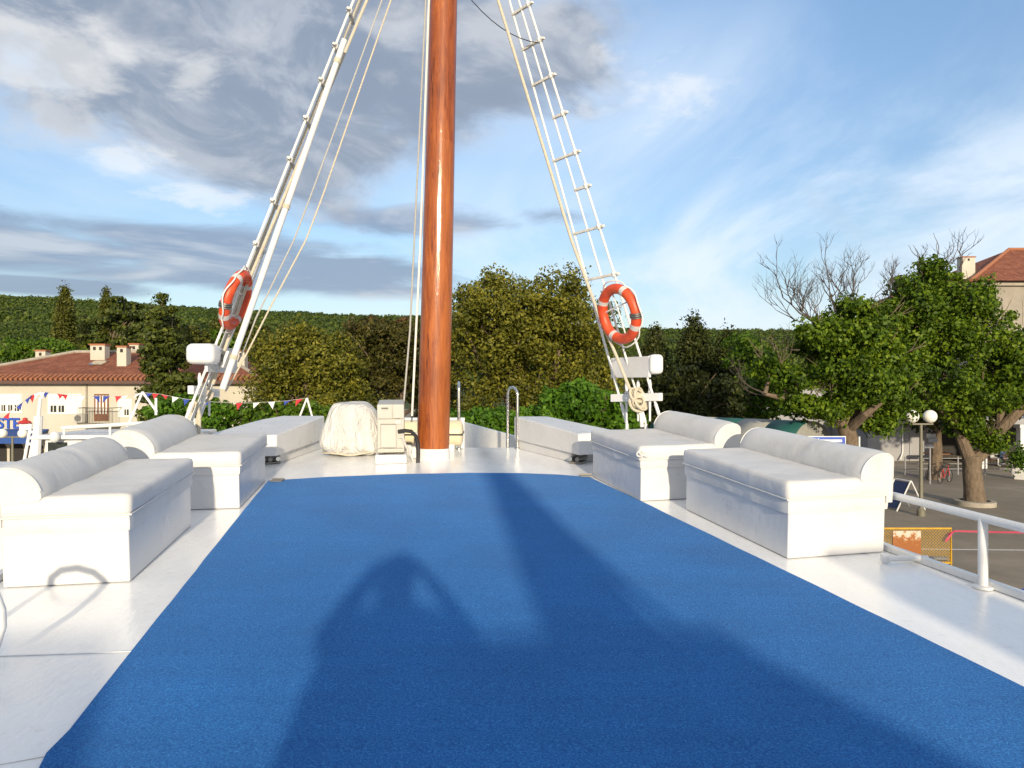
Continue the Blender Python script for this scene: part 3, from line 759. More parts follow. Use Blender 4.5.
# distant village houses at far left
for i, (px, py, w, h_, lb) in enumerate(((10, 354, 20, 9, 'farthest village house with an orange roof below the hill'), (24, 361, 12, 8, 'small pale village house beside the left roof chimney'),
        (3, 364, 14, 7, 'village house at the very left edge with a dull brown roof'), (31, 356, 10, 5, 'village house with a low roof peeping above the long red roof'))):
    Yv = 130.0 - i*5
    v = empty('house', (X(px, Yv), Yv, 0)); tag(v, lb, 'house', 'village houses below the hill')
    hw = w*Yv/F/2; zt = Z(py+h_*.5, Yv); zp = Z(py-h_*.3, Yv)
    MB().box(-hw, hw, 0, 8, 0, zt).build('wall', M['plaster2' if i % 2 else 'plaster'], v, smooth=False)
    MB().add([(-hw-.4,-.4,zt+.01),(hw+.4,-.4,zt+.01),(hw+.4,8.4,zt+.01),(-hw-.4,8.4,zt+.01),(-hw-.4,4,zp),(hw+.4,4,zp)], [(0,1,5,4),(2,3,4,5),(1,2,5),(3,0,4)]).build('roof', M['roof'], v, smooth=False)
    for k in (-.4, .4): MB().box(hw*k-.4, hw*k+.4, -.03, .02, zt-1.9, zt-.6).build('window', M['glass'], v, smooth=False)

# ------------------------------------------------------------------ buildings and street things on the right
BY = 66.0
bh = empty('building', (X(1020, BY), BY, 0)); tag(bh, 'tall stone rendered building with red roof behind the right quay tree', 'building')
box_, boy = bh.location.x, bh.location.y
zt = Z(286, BY)
MB().box(-4.0, 22, 0, 16, 0, zt).build('wall', M['plaster2'], bh, smooth=False)
MB().box(-4.35, 22.3, -.35, 16.3, zt+.002, zt+.35).build('cornice', M['stone'], bh, smooth=False)
z0r, z1r = zt+.36, Z(246, BY+6)
rb = MB().add([(-4.9,-.9,z0r),(22.6,-.9,z0r),(22.6,16.9,z0r),(-4.9,16.9,z0r),(4.4,8,z1r),(14,8,z1r)], [(0,1,5,4),(1,2,5),(2,3,4,5),(3,0,4)]).build('roof', M['roof'], bh, smooth=False)
rc = MB(); rc.tube([(-4.9,-.9,z0r+.05),(4.4,8,z1r+.05)], .16, 8); rc.tube([(4.4,8,z1r+.05),(14,8,z1r+.05)], .16, 8); rc.build('ridge_tiles', M['terra'], rb)
chimney(rb, X(966, BY+2)-box_, 2.0, z0r-.5, Z(257, BY+2), 1.2, .8, 1)
for i in range(4):
    for k in range(3):
        wx = 1.0 + i*5; wz = zt - 3.3 - k*3.4
        w = MB().box(wx-.75, wx+.75, -.06, .02, wz-.15, wz+2.0).build('window', M['stone'], bh, smooth=False)
        MB().box(wx-.55, wx+.55, -.08, -.061, wz, wz+1.85).build('pane', M['glass'], w, smooth=False)
MB().box(-4.1, 22.1, -.12, -.002, zt-4.4, zt-4.1).build('string_course', M['stone'], bh, smooth=False)

# low grey-white building and its shaded terrace
lb = empty('low_building', (X(868, 52), 52, 0)); tag(lb, 'low pale grey building behind the quay trees', 'building')
MB().box(0, 4.6, 0, 8, 0, Z(424, 52)).build('wall', M['greywall'], lb, smooth=False)
MB().box(-.3, 4.9, -.3, 8.3, Z(424, 52)+.002, Z(424, 52)+.2).build('roof', M['stone'], lb, smooth=False)
MB().tube([(X(902,52)-lb.location.x, -.08, 3.0), (X(902,52)-lb.location.x, -.08, .6), (X(898,52)-lb.location.x, -.3, 0.1)], .05, 8).build('downpipe', M['white'], lb)
MB().box(2.9, 3.8, -.06, .02, 0, 2.1).build('door', M['greywall'], lb, smooth=False)
wh2 = empty('small_house', (X(800, 58), 58, 0)); tag(wh2, 'small grey gabled house glimpsed through the branches of the dead twig tree', 'house')
hw = 2.6; za = Z(398, 58); zb = Z(380, 58)
MB().box(-hw, hw, 0, 7, 0, za).build('wall', M['greywall'], wh2, smooth=False)
MB().add([(-hw-.3,-.3,za+.01),(hw+.3,-.3,za+.01),(hw+.3,7.3,za+.01),(-hw-.3,7.3,za+.01),(0,-.3,zb),(0,7.3,zb)], [(0,1,4),(1,2,5,4),(2,3,5),(3,0,4,5)]).build('roof', M['greywall'], wh2, smooth=False)
MB().box(-.6, .6, -.05, .02, 1.4, 2.6).build('window', M['glass'], wh2, smooth=False)

TY = 47.0
te = empty('terrace_pavilion', (X(960, TY), TY, 0)); tag(te, 'shaded cafe terrace with white columns and flat pale roof', 'pavilion')
tx = te.location.x
x1 = X(1130, TY)-tx
zr_ = Z(424, TY)
MB().box(X(945,TY)-tx, x1, -.3, 9, zr_, zr_+.35).build('roof', M['greywall'], te, smooth=False)
MB().box(X(945,TY)-tx, x1, 9.01, 9.3, 0, zr_).build('back_wall', M['dark'], te, smooth=False)
for px in (983, 1023, 1065, 1110):
    c = MB(); xx = X(px, TY)-tx
    c.box(xx-.22, xx+.22, -.1, .34, 0, zr_-.25); c.box(xx-.32, xx+.32, -.2, .44, zr_-.25, zr_-.004)
    c.build('column', M['white'], te, smooth=False, bevel=.02)
for px in (965, 1005, 1045):
    MB().box(X(px,TY)-tx-.8, X(px,TY)-tx+.8, 2.5, 3.5, .68, .74).build('table_top', M['brownwood'], te, smooth=False)
rl_ = empty('railing', (X(905, TY-3), TY-3, 0)); tag(rl_, 'white metal pipe railing along the front of the shaded terrace', 'railing')
for h_ in (.35, .65, .98): MB().tube([(0,0,h_),(X(1015,TY-3)-X(905,TY-3),0,h_)], .022, 6).build('rail', M['greywall'], rl_)
for px in (905, 930, 958, 985, 1012):
    MB().tube([(X(px,TY-3)-X(905,TY-3),0,0),(X(px,TY-3)-X(905,TY-3),0,1.08)], .04, 8).build('post', M['greywall'], rl_)
pl = empty('planter', (X(1020, 42), 42, 0)); tag(pl, 'white plant tub with a leafy shrub at the end of the terrace railing', 'planter')
MB().lathe([(.32, 0), (.42, .62), (.42, .66), (.36, .66), (.34, .5), (.01, .5)], 4).build('tub', M['white'], pl, smooth=False)
np_quads('plant', rand_quads(rng.normal(size=(900, 3))*np.array([.3,.3,.35])+np.array([0,0,1.15]), .16), M['leaf_green'], pl)

# lamp post with two globes
LY = 30.3
lp = empty('street_lamp', (X(921, LY), LY, 0)); tag(lp, 'olive grey lamp post carrying two white globes', 'street lamp')
zl = Z(424.5, LY)
MB().lathe([(.16, 0), (.16, .25), (.09, .32), (.075, 1.5), (.06, zl)], 14).build('post', M['lamp_pole'], lp)
MB().obox((0, 0, zl+.02), (1,0,0), (0,1,0), (0,0,1), .48, .05, .03).build('arm', M['lamp_pole'], lp, smooth=False)
for s in (-1, 1):
    g_ = MB(); g_.sphere((s*.37, 0, zl+.05+.28), .27, 20, 14); g_.build('globe', M['globe'], lp)
    MB().lathe([(.08, 0), (.1, .07)], 12, (s*.37, 0, zl+.04)).build('globe_cup', M['lamp_pole'], lp)
l2 = empty('street_lamp', (X(12.5, 38), 38, 0)); tag(l2, 'lamp post with two white globes in front of the blue awning', 'street lamp')
MB().lathe([(.12, 0), (.07, .3), (.05, Z(436, 38))], 12).build('post', M['lamp_pole'], l2)
MB().obox((0, 0, Z(437, 38)), (1,0,0), (0,1,0), (0,0,1), .55, .03, .03).build('arm', M['lamp_pole'], l2, smooth=False)
for s in (-1, 1): g_ = MB(); g_.sphere((s*.53, 0, Z(433.5, 38)), .24, 18, 12); g_.build('globe', M['globe'], l2)
# signpost with two small white plates
sp = empty('signpost', (X(930, 40), 40, 0)); tag(sp, 'thin post with small pale direction plates left of the quay tree trunk', 'signpost')
MB().tube([(0,0,0),(0,0,2.6)], .04, 8).build('post', M['greywall'], sp)
for (z, s) in ((2.35, 1), (2.05, -1), (2.6, 0)): MB().box(-.22+s*.1, .28+s*.1, -.06, -.03, z-.11, z+.11).build('plate', M['greywall'], sp, smooth=False)
# A-board
AY = 32.0
ab = empty('sandwich_board', (X(903, AY), AY, 0), R(14)); tag(ab, 'white framed folding sandwich board with a navy panel', 'sign board')
W_, H_, S_ = .45, 1.25, .72
for s in (-1, 1):
    f = MB()
    for k in (-W_, W_): f.tube([(s*S_, k, 0), (s*.02, k, H_)], .03, 6)
    f.tube([(s*.02, -W_, H_), (s*.02, W_, H_)], .03, 6)
    f.build('frame', M['white'], ab)
pn = MB(); pn.add([(-S_*.9-.02,-W_+.04,.1),(-S_*.9-.02,W_-.04,.1),(-.05,W_-.04,H_-.05),(-.05,-W_+.04,H_-.05)], [(0,1,2,3)])
pno = pn.build('panel', M['navy'], ab, smooth=False); so = pno.modifiers.new('thickness', 'SOLIDIFY'); so.thickness = .02
# yellow mesh barrier with a rusty panel
FY = 21.5
fp0, fp1 = X(836, FY), X(951, FY)
br_ = empty('barrier', (fp1, FY, 0)); tag(br_, 'yellow framed wire mesh barrier with an orange and white rusty panel', 'barrier')
fh = Z(528.5, FY); fl = fp0-fp1
fm = MB(); fm.tube([(0,0,0),(0,0,fh),(fl,0,fh),(fl,0,0)], .032, 8); fm.tube([(0,0,.2),(fl,0,.2)], .025, 6); fm.build('frame', M['yellow'], br_)
ms = MB(); st = .085
k = 0.0
while k < -fl + fh:
    for sgn in (0, 1):
        a = Vector((-k, 0, .2)); L = min(k if sgn == 0 else 9, 9)
        x_s = -k if sgn == 0 else fl + k
        z_s = .2; dxx = 1 if sgn == 0 else -1
        l = fh-.2
        p0 = Vector((x_s, 0, z_s)); p1 = Vector((x_s+dxx*l, 0, fh))
        def clip(p0, p1):
            d = p1-p0
            t0, t1 = 0.0, 1.0
            for (lim, sg) in ((0.0, 1), (fl, -1)):
                num = (lim-p0.x)*sg; den = d.x*sg
                if abs(den) < 1e-9: continue
                t = num/den
                if den > 0: t1 = min(t1, t)
                else: t0 = max(t0, t)
            return (p0+d*t0, p0+d*t1) if t1-t0 > .02 else None
        c = clip(p0, p1)
        if c: ms.tube(c, .006, 4)
    k += st
ms.build('wire_mesh', M['yellow'], br_)
def rust_mat():
    m, nt, b = newmat('rusty_orange_panel')
    tc = N(nt, 'ShaderNodeTexCoord')
    n1 = N(nt, 'ShaderNodeTexNoise', {'Vector': tc.outputs['Object'], 'Scale': 7, 'Detail': 10, 'Roughness': .85})
    sp = N(nt, 'ShaderNodeSeparateXYZ', {0: tc.outputs['Object']})
    f = mathn(nt, 'ADD', n1.outputs[0], mathn(nt, 'MULTIPLY', mathn(nt, 'SUBTRACT', sp.outputs[2], .95), .45))
    nt.links.new(ramp(nt, f, [(.46, (.26, .085, .015)), (.52, (.36, .15, .04)), (.55, (.52, .46, .38))]), b.inputs['Base Color'])
    b.inputs['Roughness'].default_value = .7
    return m
M['rust'] = rust_mat()
MB().box(X(892,FY)-fp1, X(920,FY)-fp1, -.05, -.02, .35, fh-.06).build('panel', M['rust'], br_, smooth=False)
tp = MB()
pts = [P(948, 535, FY-.1), P(955, 531, FY), P(990, 532, FY-.3), P(1060, 533, FY-1)]
for a, b in zip(pts[:-1], pts[1:]):
    tp.add([a+Vector((0,0,.026)), b+Vector((0,0,.026)), b-Vector((0,0,.026)), a-Vector((0,0,.026))], [(0,1,2,3)])
a = P(951, 533, FY-.12); tp.add([a, a+Vector((.06,0,0)), a+Vector((-.12,-.02,-.25)), a+Vector((-.2,-.02,-.22))], [(0,1,2,3)])
tpo = tp.build('barrier_tape', M['pink'], smooth=False); tpo.modifiers.new('thickness', 'SOLIDIFY').thickness = .004
tag(tpo, 'pink barrier tape tied to the yellow mesh barrier', 'tape')
# blue one-way arrow sign
SY = 26.0
ar = empty('arrow_sign', (X(826, SY), SY, 0)); tag(ar, 'blue road sign with a white arrow pointing left', 'road sign')
zz0, zz1 = Z(444.5, SY), Z(437, SY); w0, w1 = X(808, SY)-ar.location.x, X(845, SY)-ar.location.x
wb = MB().box(w0-.03, w1+.03, -.005, .03, zz0-.03, zz1+.03).build('border', M['white'], ar, smooth=False)
MB().box(w0, w1, -.02, -.006, zz0, zz1).build('board', M['blue'], ar, smooth=False)
zm = (zz0+zz1)/2; ww = w1-w0
aa = MB(); aa.add([(w0+ww*.12,-.03,zm),(w0+ww*.30,-.03,zm+.10),(w0+ww*.27,-.03,zm+.045),(w1-ww*.09,-.03,zm+.045),(w1-ww*.09,-.03,zm-.045),(w0+ww*.27,-.03,zm-.045),(w0+ww*.30,-.03,zm-.10)], [tuple(range(7))])
aao = aa.build('arrow', M['white'], ar, smooth=False); aao.modifiers.new('thickness', 'SOLIDIFY').thickness = .006
MB().tube([(.1,.06,0),(.1,.06,zz1)], .035, 8).build('post', M['dull_metal'], ar)
MB().tube([(X(862,SY)-ar.location.x,.2,0),(X(862,SY)-ar.location.x,.2,Z(437,SY))], .03, 8).build('post', M['white'], ar)

# striped tunnel canopy
cn = empty('tunnel_canopy', (X(812, 30), 30, 0)); tag(cn, 'arched tunnel canopy with green and pale canvas stripes', 'canopy')
rc_ = 1.45; zc_ = Z(421, 30)-1.05
axis = Vector((-.62, .78, 0)).normalized(); side = Vector((axis.y, -axis.x, 0))
def arch(t, rr=rc_):
    return [axis*t + side*(rr*math.cos(a)) + Vector((0, 0, zc_ + rr*.72*math.sin(a))) for a in [math.pi*i/18 for i in range(19)]]
for i in range(5):
    a = arch(i*1.5); b = arch((i+1)*1.5)
    MB().add(a+b, [(k, k+1, 19+k+1, 19+k) for k in range(18)]).build('canvas_strip', M['green_canvas' if i % 2 == 0 else 'pale_canvas'], cn).modifiers.new('thickness', 'SOLIDIFY').thickness = .02
e = arch(-.02, rc_-.01); MB().add(e, [tuple(range(19))]).build('gable_panel', M['pale_canvas'], cn, smooth=False).modifiers.new('thickness', 'SOLIDIFY').thickness = .02
for t in (0, 3.4, 6.8):
    for s in (-1, 1): MB().tube([axis*t+side*rc_*s, axis*t+side*rc_*s+Vector((0,0,zc_))], .04, 8).build('post', M['dull_metal'], cn)

# bicycles leaning by the terrace
def bicycle(label, px, Y, rz, mat, frame_mat):
    b = empty('bicycle', (X(px, Y), Y, 0), rz); tag(b, label, 'bicycle', 'bicycles parked by the terrace')
    for x in (-.52, .52):
        w = MB(); w.tube([(x+.33*math.cos(a), 0, .34+.33*math.sin(a)) for a in [2*math.pi*i/24 for i in range(24)]], .02, 6, closed=True)
        wo = w.build('wheel', M['black'], b)
        s = MB()
        for i in range(6):
            a = math.pi*i/6; s.tube([(x+.32*math.cos(a),0,.34+.32*math.sin(a)),(x-.32*math.cos(a),0,.34-.32*math.sin(a))], .004, 4)
        s.build('spokes', M['steel'], wo)
    f = MB(); f.tube([(-.52,0,.34),(-.1,0,.3),(.36,0,.78),(-.22,0,.75),(-.1,0,.3)], .02, 6); f.tube([(-.52,0,.34),(-.22,0,.75)], .015, 6); f.tube([(.52,0,.34),(.34,0,.95)], .02, 6)
    f.build('frame', frame_mat, b)
    MB().obox((-.24,0,.92), (1,0,0), (0,1,0), (0,0,1), .13, .06, .03).build('saddle', M['black'], b, bevel=.02)
    MB().tube([(.3,-.28,.98),(.36,-.1,1.0),(.36,.1,1.0),(.3,.28,.98)], .015, 6).build('handlebar', M['black'], b)
    return b
bicycle('red and white bicycle parked between the signpost and the quay tree', 945, 40.5, R(35), None, M['red'])
bicycle('dark bicycle parked beside the signpost near the globe lamp', 937, 41.5, R(20), None, M['black'])

# ------------------------------------------------------------------ people
def figure(name, joints, edges, mat, parent, root='pelvis', sub=2):
    me = bpy.data.meshes.new(name); bm = bmesh.new(); lay = bm.verts.layers.skin.verify()
    vs = {}
    for k, (p, r) in joints.items():
        v = bm.verts.new(p); v[lay].radius = (r, r) if not isinstance(r, tuple) else r; vs[k] = v
    vs[root][lay].use_root = True
    for a, b in edges: bm.edges.new((vs[a], vs[b]))
    bm.to_mesh(me); bm.free(); me.materials.append(mat)
    o = bpy.data.objects.new(name, me); COL.objects.link(o); o.parent = parent
    s = o.modifiers.new('skin', 'SKIN'); s.use_smooth_shade = True
    u = o.modifiers.new('subsurf', 'SUBSURF'); u.levels = sub; u.render_levels = sub
    return o
def seated(label, px, Y, rz, mat):
    p = empty('person', (X(px, Y), Y, 0), rz); tag(p, label, 'person', 'people on the shaded terrace')
    J = {'pelvis': ((0,0,.52),.15), 'belly': ((0,.02,.72),.14), 'chest': ((0,.02,.95),.16), 'neck': ((0,0,1.12),.06), 'jaw': ((0,-.03,1.2),.075), 'head': ((0,0,1.3),.1)}
    E = [('pelvis','belly'),('belly','chest'),('chest','neck'),('neck','jaw'),('jaw','head')]
    for n, s in (('l',-1),('r',1)):
        J.update({n+'hip': ((s*.1,-.05,.5),.095), n+'knee': ((s*.13,-.45,.5),.065), n+'ankle': ((s*.13,-.43,.09),.045), n+'toe': ((s*.14,-.6,.04),.035),
                  n+'sh': ((s*.19,.01,1.04),.065), n+'elb': ((s*.26,-.1,.8),.045), n+'wr': ((s*.14,-.33,.78),.032), n+'hand': ((s*.1,-.41,.78),.035)})
        E += [('pelvis',n+'hip'),(n+'hip',n+'knee'),(n+'knee',n+'ankle'),(n+'ankle',n+'toe'),('chest',n+'sh'),(n+'sh',n+'elb'),(n+'elb',n+'wr'),(n+'wr',n+'hand')]
    figure('body', J, E, mat, p)
    h = MB(); h.sphere((0,.015,1.335), .105, 14, 10); h.build('hair', M['hair'], p)
    ch = empty('chair', (X(px, Y), Y, 0), rz); tag(ch, 'dark cafe chair under the person in the ' + label.split(' in ')[1].split(' seated')[0], 'chair')
    MB().box(-.22,.22,-.22,.22,.38,.42).build('seat', M['brownwood'], ch, smooth=False)
    MB().box(-.22,.22,.2,.23,.42,.85).build('backrest', M['brownwood'], ch, smooth=False)
    for a in (-.2,.2):
        for b in (-.2,.2): MB().tube([(a,b,0),(a,b,.38)], .018, 6).build('leg', M['black'], ch)
seated('person in pale shirt seated on the terrace nearest the quay tree', 992, TY+2.0, R(30), M['cloth_light'])
seated('person in blue shirt seated farther right on the terrace', 1001, TY+2.2, R(-40), M['cloth_blue'])

# photographer standing just behind the viewpoint; the photo shows the shadow
ph = empty('person', (0.02, -.36, dz(-.36))); tag(ph, 'person holding a small camera up with both hands, shadow on the blue carpet', 'person')
J = {'pelvis': ((0,0,.86),.20), 'belly': ((0,.01,1.03),.20), 'chest': ((0,0,1.22),.20), 'neck': ((0,.0,1.40),.058), 'jaw': ((0,.03,1.465),.072), 'head': ((0,.01,1.555),.098), 'nose': ((0,.115,1.52),.016)}
E = [('pelvis','belly'),('belly','chest'),('chest','neck'),('neck','jaw'),('jaw','head'),('head','nose')]
for n, s in (('l',-1),('r',1)):
    J.update({n+'hip': ((s*.10,0,.80),.105), n+'knee': ((s*.13,.02,.45),.065), n+'ankle': ((s*.14,-.03,.09),.045), n+'toe': ((s*.16,.13,.04),.04),
              n+'sh': ((s*.21,0,1.31),.085), n+'elb': ((s*.40,.12,1.22),.066), n+'wr': ((s*.12,.27,1.53),.036), n+'palm': ((s*.085,.285,1.58),.034),
              n+'thumb': ((s*.055,.25,1.575),.011), n+'thumb2': ((s*.03,.245,1.59),.010)})
    if s < 0: J.update({'lelb': ((-.44,.10,1.20),.085), 'lwr': ((-.22,.24,1.52),.06), 'lpalm': ((-.16,.285,1.61),.05)})
    E += [('pelvis',n+'hip'),(n+'hip',n+'knee'),(n+'knee',n+'ankle'),(n+'ankle',n+'toe'),('chest',n+'sh'),(n+'sh',n+'elb'),(n+'elb',n+'wr'),(n+'wr',n+'palm'),(n+'palm',n+'thumb'),(n+'thumb',n+'thumb2')]
    for i, (fx, L) in enumerate(((.0,.07),(.012,.078),(.024,.072),(.036,.058))):
        J[n+'f%da' % i] = ((s*(.078-fx*.3), .30, 1.585+fx*.6), .010); J[n+'f%db' % i] = ((s*(.078-L), .315, 1.60+fx*.6), .009)
        E += [(n+'palm', n+'f%da' % i), (n+'f%da' % i, n+'f%db' % i)]
figure('body', J, E, M['cloth_light'], ph)
jk = MB(); jk.lathe([(.33,.62),(.36,.66),(.345,.9),(.31,1.1),(.25,1.28),(.13,1.38),(.08,1.40)], 20)
jk.v = [(x*1.22-.05, y*.62, z) for x, y, z in jk.v]; jk.build('jacket', M['cloth_blue'], ph, ang=70)
h = MB(); h.sphere((-.02,-.012,1.575), .135, 16, 12); h.sphere((-.03,-.05,1.49), .125, 14, 10); h.build('hair', M['hair'], ph)
cam_thing = empty('compact_camera', (0.0, -.06, CZ)); tag(cam_thing, 'small black compact camera held in both hands', 'camera')
MB().box(-.05,.05,-.015,.008,-.03,.03).build('body', M['black'], cam_thing, smooth=False, bevel=.005)
MB().tube([(0,.009,0),(0,.025,0)], .022, 16).build('lens', M['black'], cam_thing)

# ------------------------------------------------------------------ our boat
boat = empty('boat', (0, 0, 0)); tag(boat, 'white painted excursion boat whose flat upper deck fills the foreground', 'boat')
ER = [(3.95,-10),(4.05,-6),(3.98,-2),(3.62,2),(3.22,4.61),(2.93,5.67),(2.72,6.8),(2.45,7.7),(2.12,8.6),(1.42,10),(.55,11.4),(-.35,12.7),(-1.3,14.1)]
EL = [(-.2,-10),(-1.0,-6),(-1.9,-2),(-2.75,2),(-3.2,3.8),(-3.45,4.8),(-3.9,7),(-4.08,8.6),(-4.02,9.8),(-3.78,10.9),(-3.1,12.2),(-2.3,13.3)]
def lerp_edge(E, Y):
    for (x0, y0), (x1, y1) in zip(E[:-1], E[1:]):
        if y0 <= Y <= y1: return x0+(x1-x0)*(Y-y0)/(y1-y0)
    return E[-1][0]
YF = 11.35
rpts = [p for p in ER if p[1] < YF] + [(lerp_edge(ER, YF), YF)]
lpts = [p for p in EL if p[1] < YF] + [(lerp_edge(EL, YF), YF)]
out = rpts + lpts[::-1]
MB().prism([dk(x, y, -.12) for x, y in out], [dk(x, y) for x, y in out]).build('deck', M['deck'], boat, smooth=False)
# lower foredeck beyond the step
fo = [(lerp_edge(ER, YF), YF+.002)] + [p for p in ER if p[1] > YF] + [p for p in EL[::-1] if p[1] > YF] + [(lerp_edge(EL, YF), YF+.002)]
MB().prism([dk(x, y, -.75) for x, y in fo], [dk(x, y, -.6) for x, y in fo]).build('foredeck', M['deck'], boat, smooth=False)
MB().add([dk(fo[0][0], YF+.004, -.6), dk(fo[-1][0], YF+.004, -.6), dk(fo[-1][0], YF+.004, -.002), dk(fo[0][0], YF+.004, -.002)], [(0,1,2,3)]).build('step_riser', M['white'], boat, smooth=False).modifiers.new('thickness','SOLIDIFY').thickness = .02
# hull sides
ring = ER + EL[::-1]
hb = MB(); nr = len(ring)
cenx = lambda y: 1.05-.209*y
tops = [dk(x, y, -.0) + Vector((0,0,-.004)) for x, y in ring]
tops = [t + Vector((.03 if i < len(ER) else -.03, 0, 0)) for i, t in enumerate(tops)]
mids = [Vector((cenx(y)+(x-cenx(y))*.93, y*.97, 2.2)) for x, y in ring]
bots = [Vector((cenx(y)+(x-cenx(y))*.7, y*.93, -1.6)) for x, y in ring]
hb.add(tops+mids+bots, [(i, (i+1) % nr, nr+(i+1) % nr, nr+i) for i in range(nr)] + [(nr+i, nr+(i+1) % nr, 2*nr+(i+1) % nr, 2*nr+i) for i in range(nr)])
hb.build('hull', M['white'], boat, ang=50)
# toe rail along the deck edge and bulwark round the bow
def edge_strip(E, y0, y1, hfun, thick, name, inset=.0, mat='white', z0=-.02):
    ys = sorted({y0, y1, *[y for x, y in E if y0 < y < y1]}); ys2 = []
    for a, b in zip(ys[:-1], ys[1:]): ys2 += [a+(b-a)*k/3 for k in range(3)]
    ys2.append(ys[-1]); sgn = 1 if E is ER else -1
    mb = MB(); vs = []
    for y in ys2:
        x = lerp_edge(E, y) + sgn*.005; h = hfun(y)
        vs += [dk(x, y, z0), dk(x, y, h), dk(x-sgn*thick, y, h), dk(x-sgn*thick, y, z0)]
    m = len(ys2); fs = [(i*4+k, i*4+(k+1) % 4, i*4+4+(k+1) % 4, i*4+4+k) for i in range(m-1) for k in range(4)]
    fs += [(0,1,2,3), (m*4-4, m*4-1, m*4-2, m*4-3)]
    return mb.add(vs, fs).build(name, M[mat], boat, smooth=False, bevel=.008)
edge_strip(ER, -10, 9.5, lambda y: .05, .06, 'toe_rail', z0=.002)
edge_strip(EL, -10, 9.5, lambda y: .05, .06, 'toe_rail', z0=.002)
edge_strip(ER, 10.9, 14.1, lambda y: .02+.06*(y-10.9), .07, 'bulwark', z0=-.62)
EL.append((-1.3, 14.1))
edge_strip(EL, 11.36, 14.1, lambda y: .10+.04*(y-11.4), .07, 'bulwark', z0=-.62)
# raised side platforms near the bow, overhanging a recess
def platform(pts, h0, h1, recess):
    def hh(y): return h0 + (h1-h0)*(y-9.6)/1.8
    MB().prism([dk(x, y, .13) for x, y in pts], [dk(x, y, hh(y)) for x, y in pts]).build('side_platform', M['locker'], boat, smooth=False, bevel=.02)
    MB().prism([dk(x, y, .004) for x, y in recess], [dk(x, y, .128) for x, y in recess]).build('platform_plinth', M['locker'], boat, smooth=False)
platform([(.87,9.7),(.03,11.3),(.55,11.3),(1.36,10.02),(1.45,9.85)], .41, .49, [(.80,9.95),(.06,11.3),(.5,11.3),(1.25,10.1)])
platform([(-3.06,9.62),(-2.86,11.3),(-3.5,11.3),(-3.72,10.9),(-3.95,9.8),(-3.95,9.5)], .41, .50, [(-3.10,9.9),(-2.9,11.3),(-3.5,11.3),(-3.85,9.9)])
# raised joint strips across the deck paint
for (a, b) in ((D(-20,657), D(133,652)), (D(-30,770), D(47,756))):
    MB().obox((a+b)/2+DN*.004, (b-a), DN.cross(b-a), DN, (b-a).length/2, .006, .003).build('deck_seam', M['deck'], boat, bevel=.004)

# carpet
cl = [D(30,790),D(47,757),D(70,733),D(120,668),D(170,605),D(215,548),D(250,504),D(268,482)]
far = [D(330,478),D(400,475.3),D(470,474),D(520,474.3),D(560,475.8)]
cr = [D(590,478.5),D(650,507),D(720,541),D(800,580),D(900,629),D(1024,690),D(1180,768),D(1240,798)]
cpts = cl + far + cr
low = [Vector((-1.75, -1.2, dz(-1.2))), Vector((3.0, -1.2, dz(-1.2)))]
cp2 = []
for a, b in zip(cpts[:-1], cpts[1:]):
    n = max(1, int((b-a).length/.12))
    for k in range(n):
        p = a.lerp(b, k/n); cp2.append(p + Vector((.007*mnoise.noise(p*2.3), .007*mnoise.noise(p*2.1+Vector((5,0,0))), 0)))
cpts = [low[0]] + cp2 + [cpts[-1], low[1]]
cb = MB().prism([p+Vector((0,0,.005)) for p in cpts], [p+Vector((0,0,.016)) for p in cpts])
carpet = cb.build('carpet', M['carpet'], smooth=False)
tag(carpet, 'large bright blue carpet laid along the white deck', 'carpet')
for (px, py, lb) in ((277, 482.5, 'small grey metal plate at the far left corner of the carpet'), (586, 477.5, 'small grey metal plate at the far right corner of the carpet')):
    p = D(px, py); o = deck_empty('metal_plate', p.x, p.y, 0, .018); tag(o, lb, 'plate')
    MB().box(-.07,.07,-.05,.05,0,.012).build('plate', M['dull_metal'], o, smooth=False, bevel=.003)
    MB().tube([(-.07,.05,.012),(.07,.05,.012)], .012, 8).build('hinge', M['dull_metal'], o)

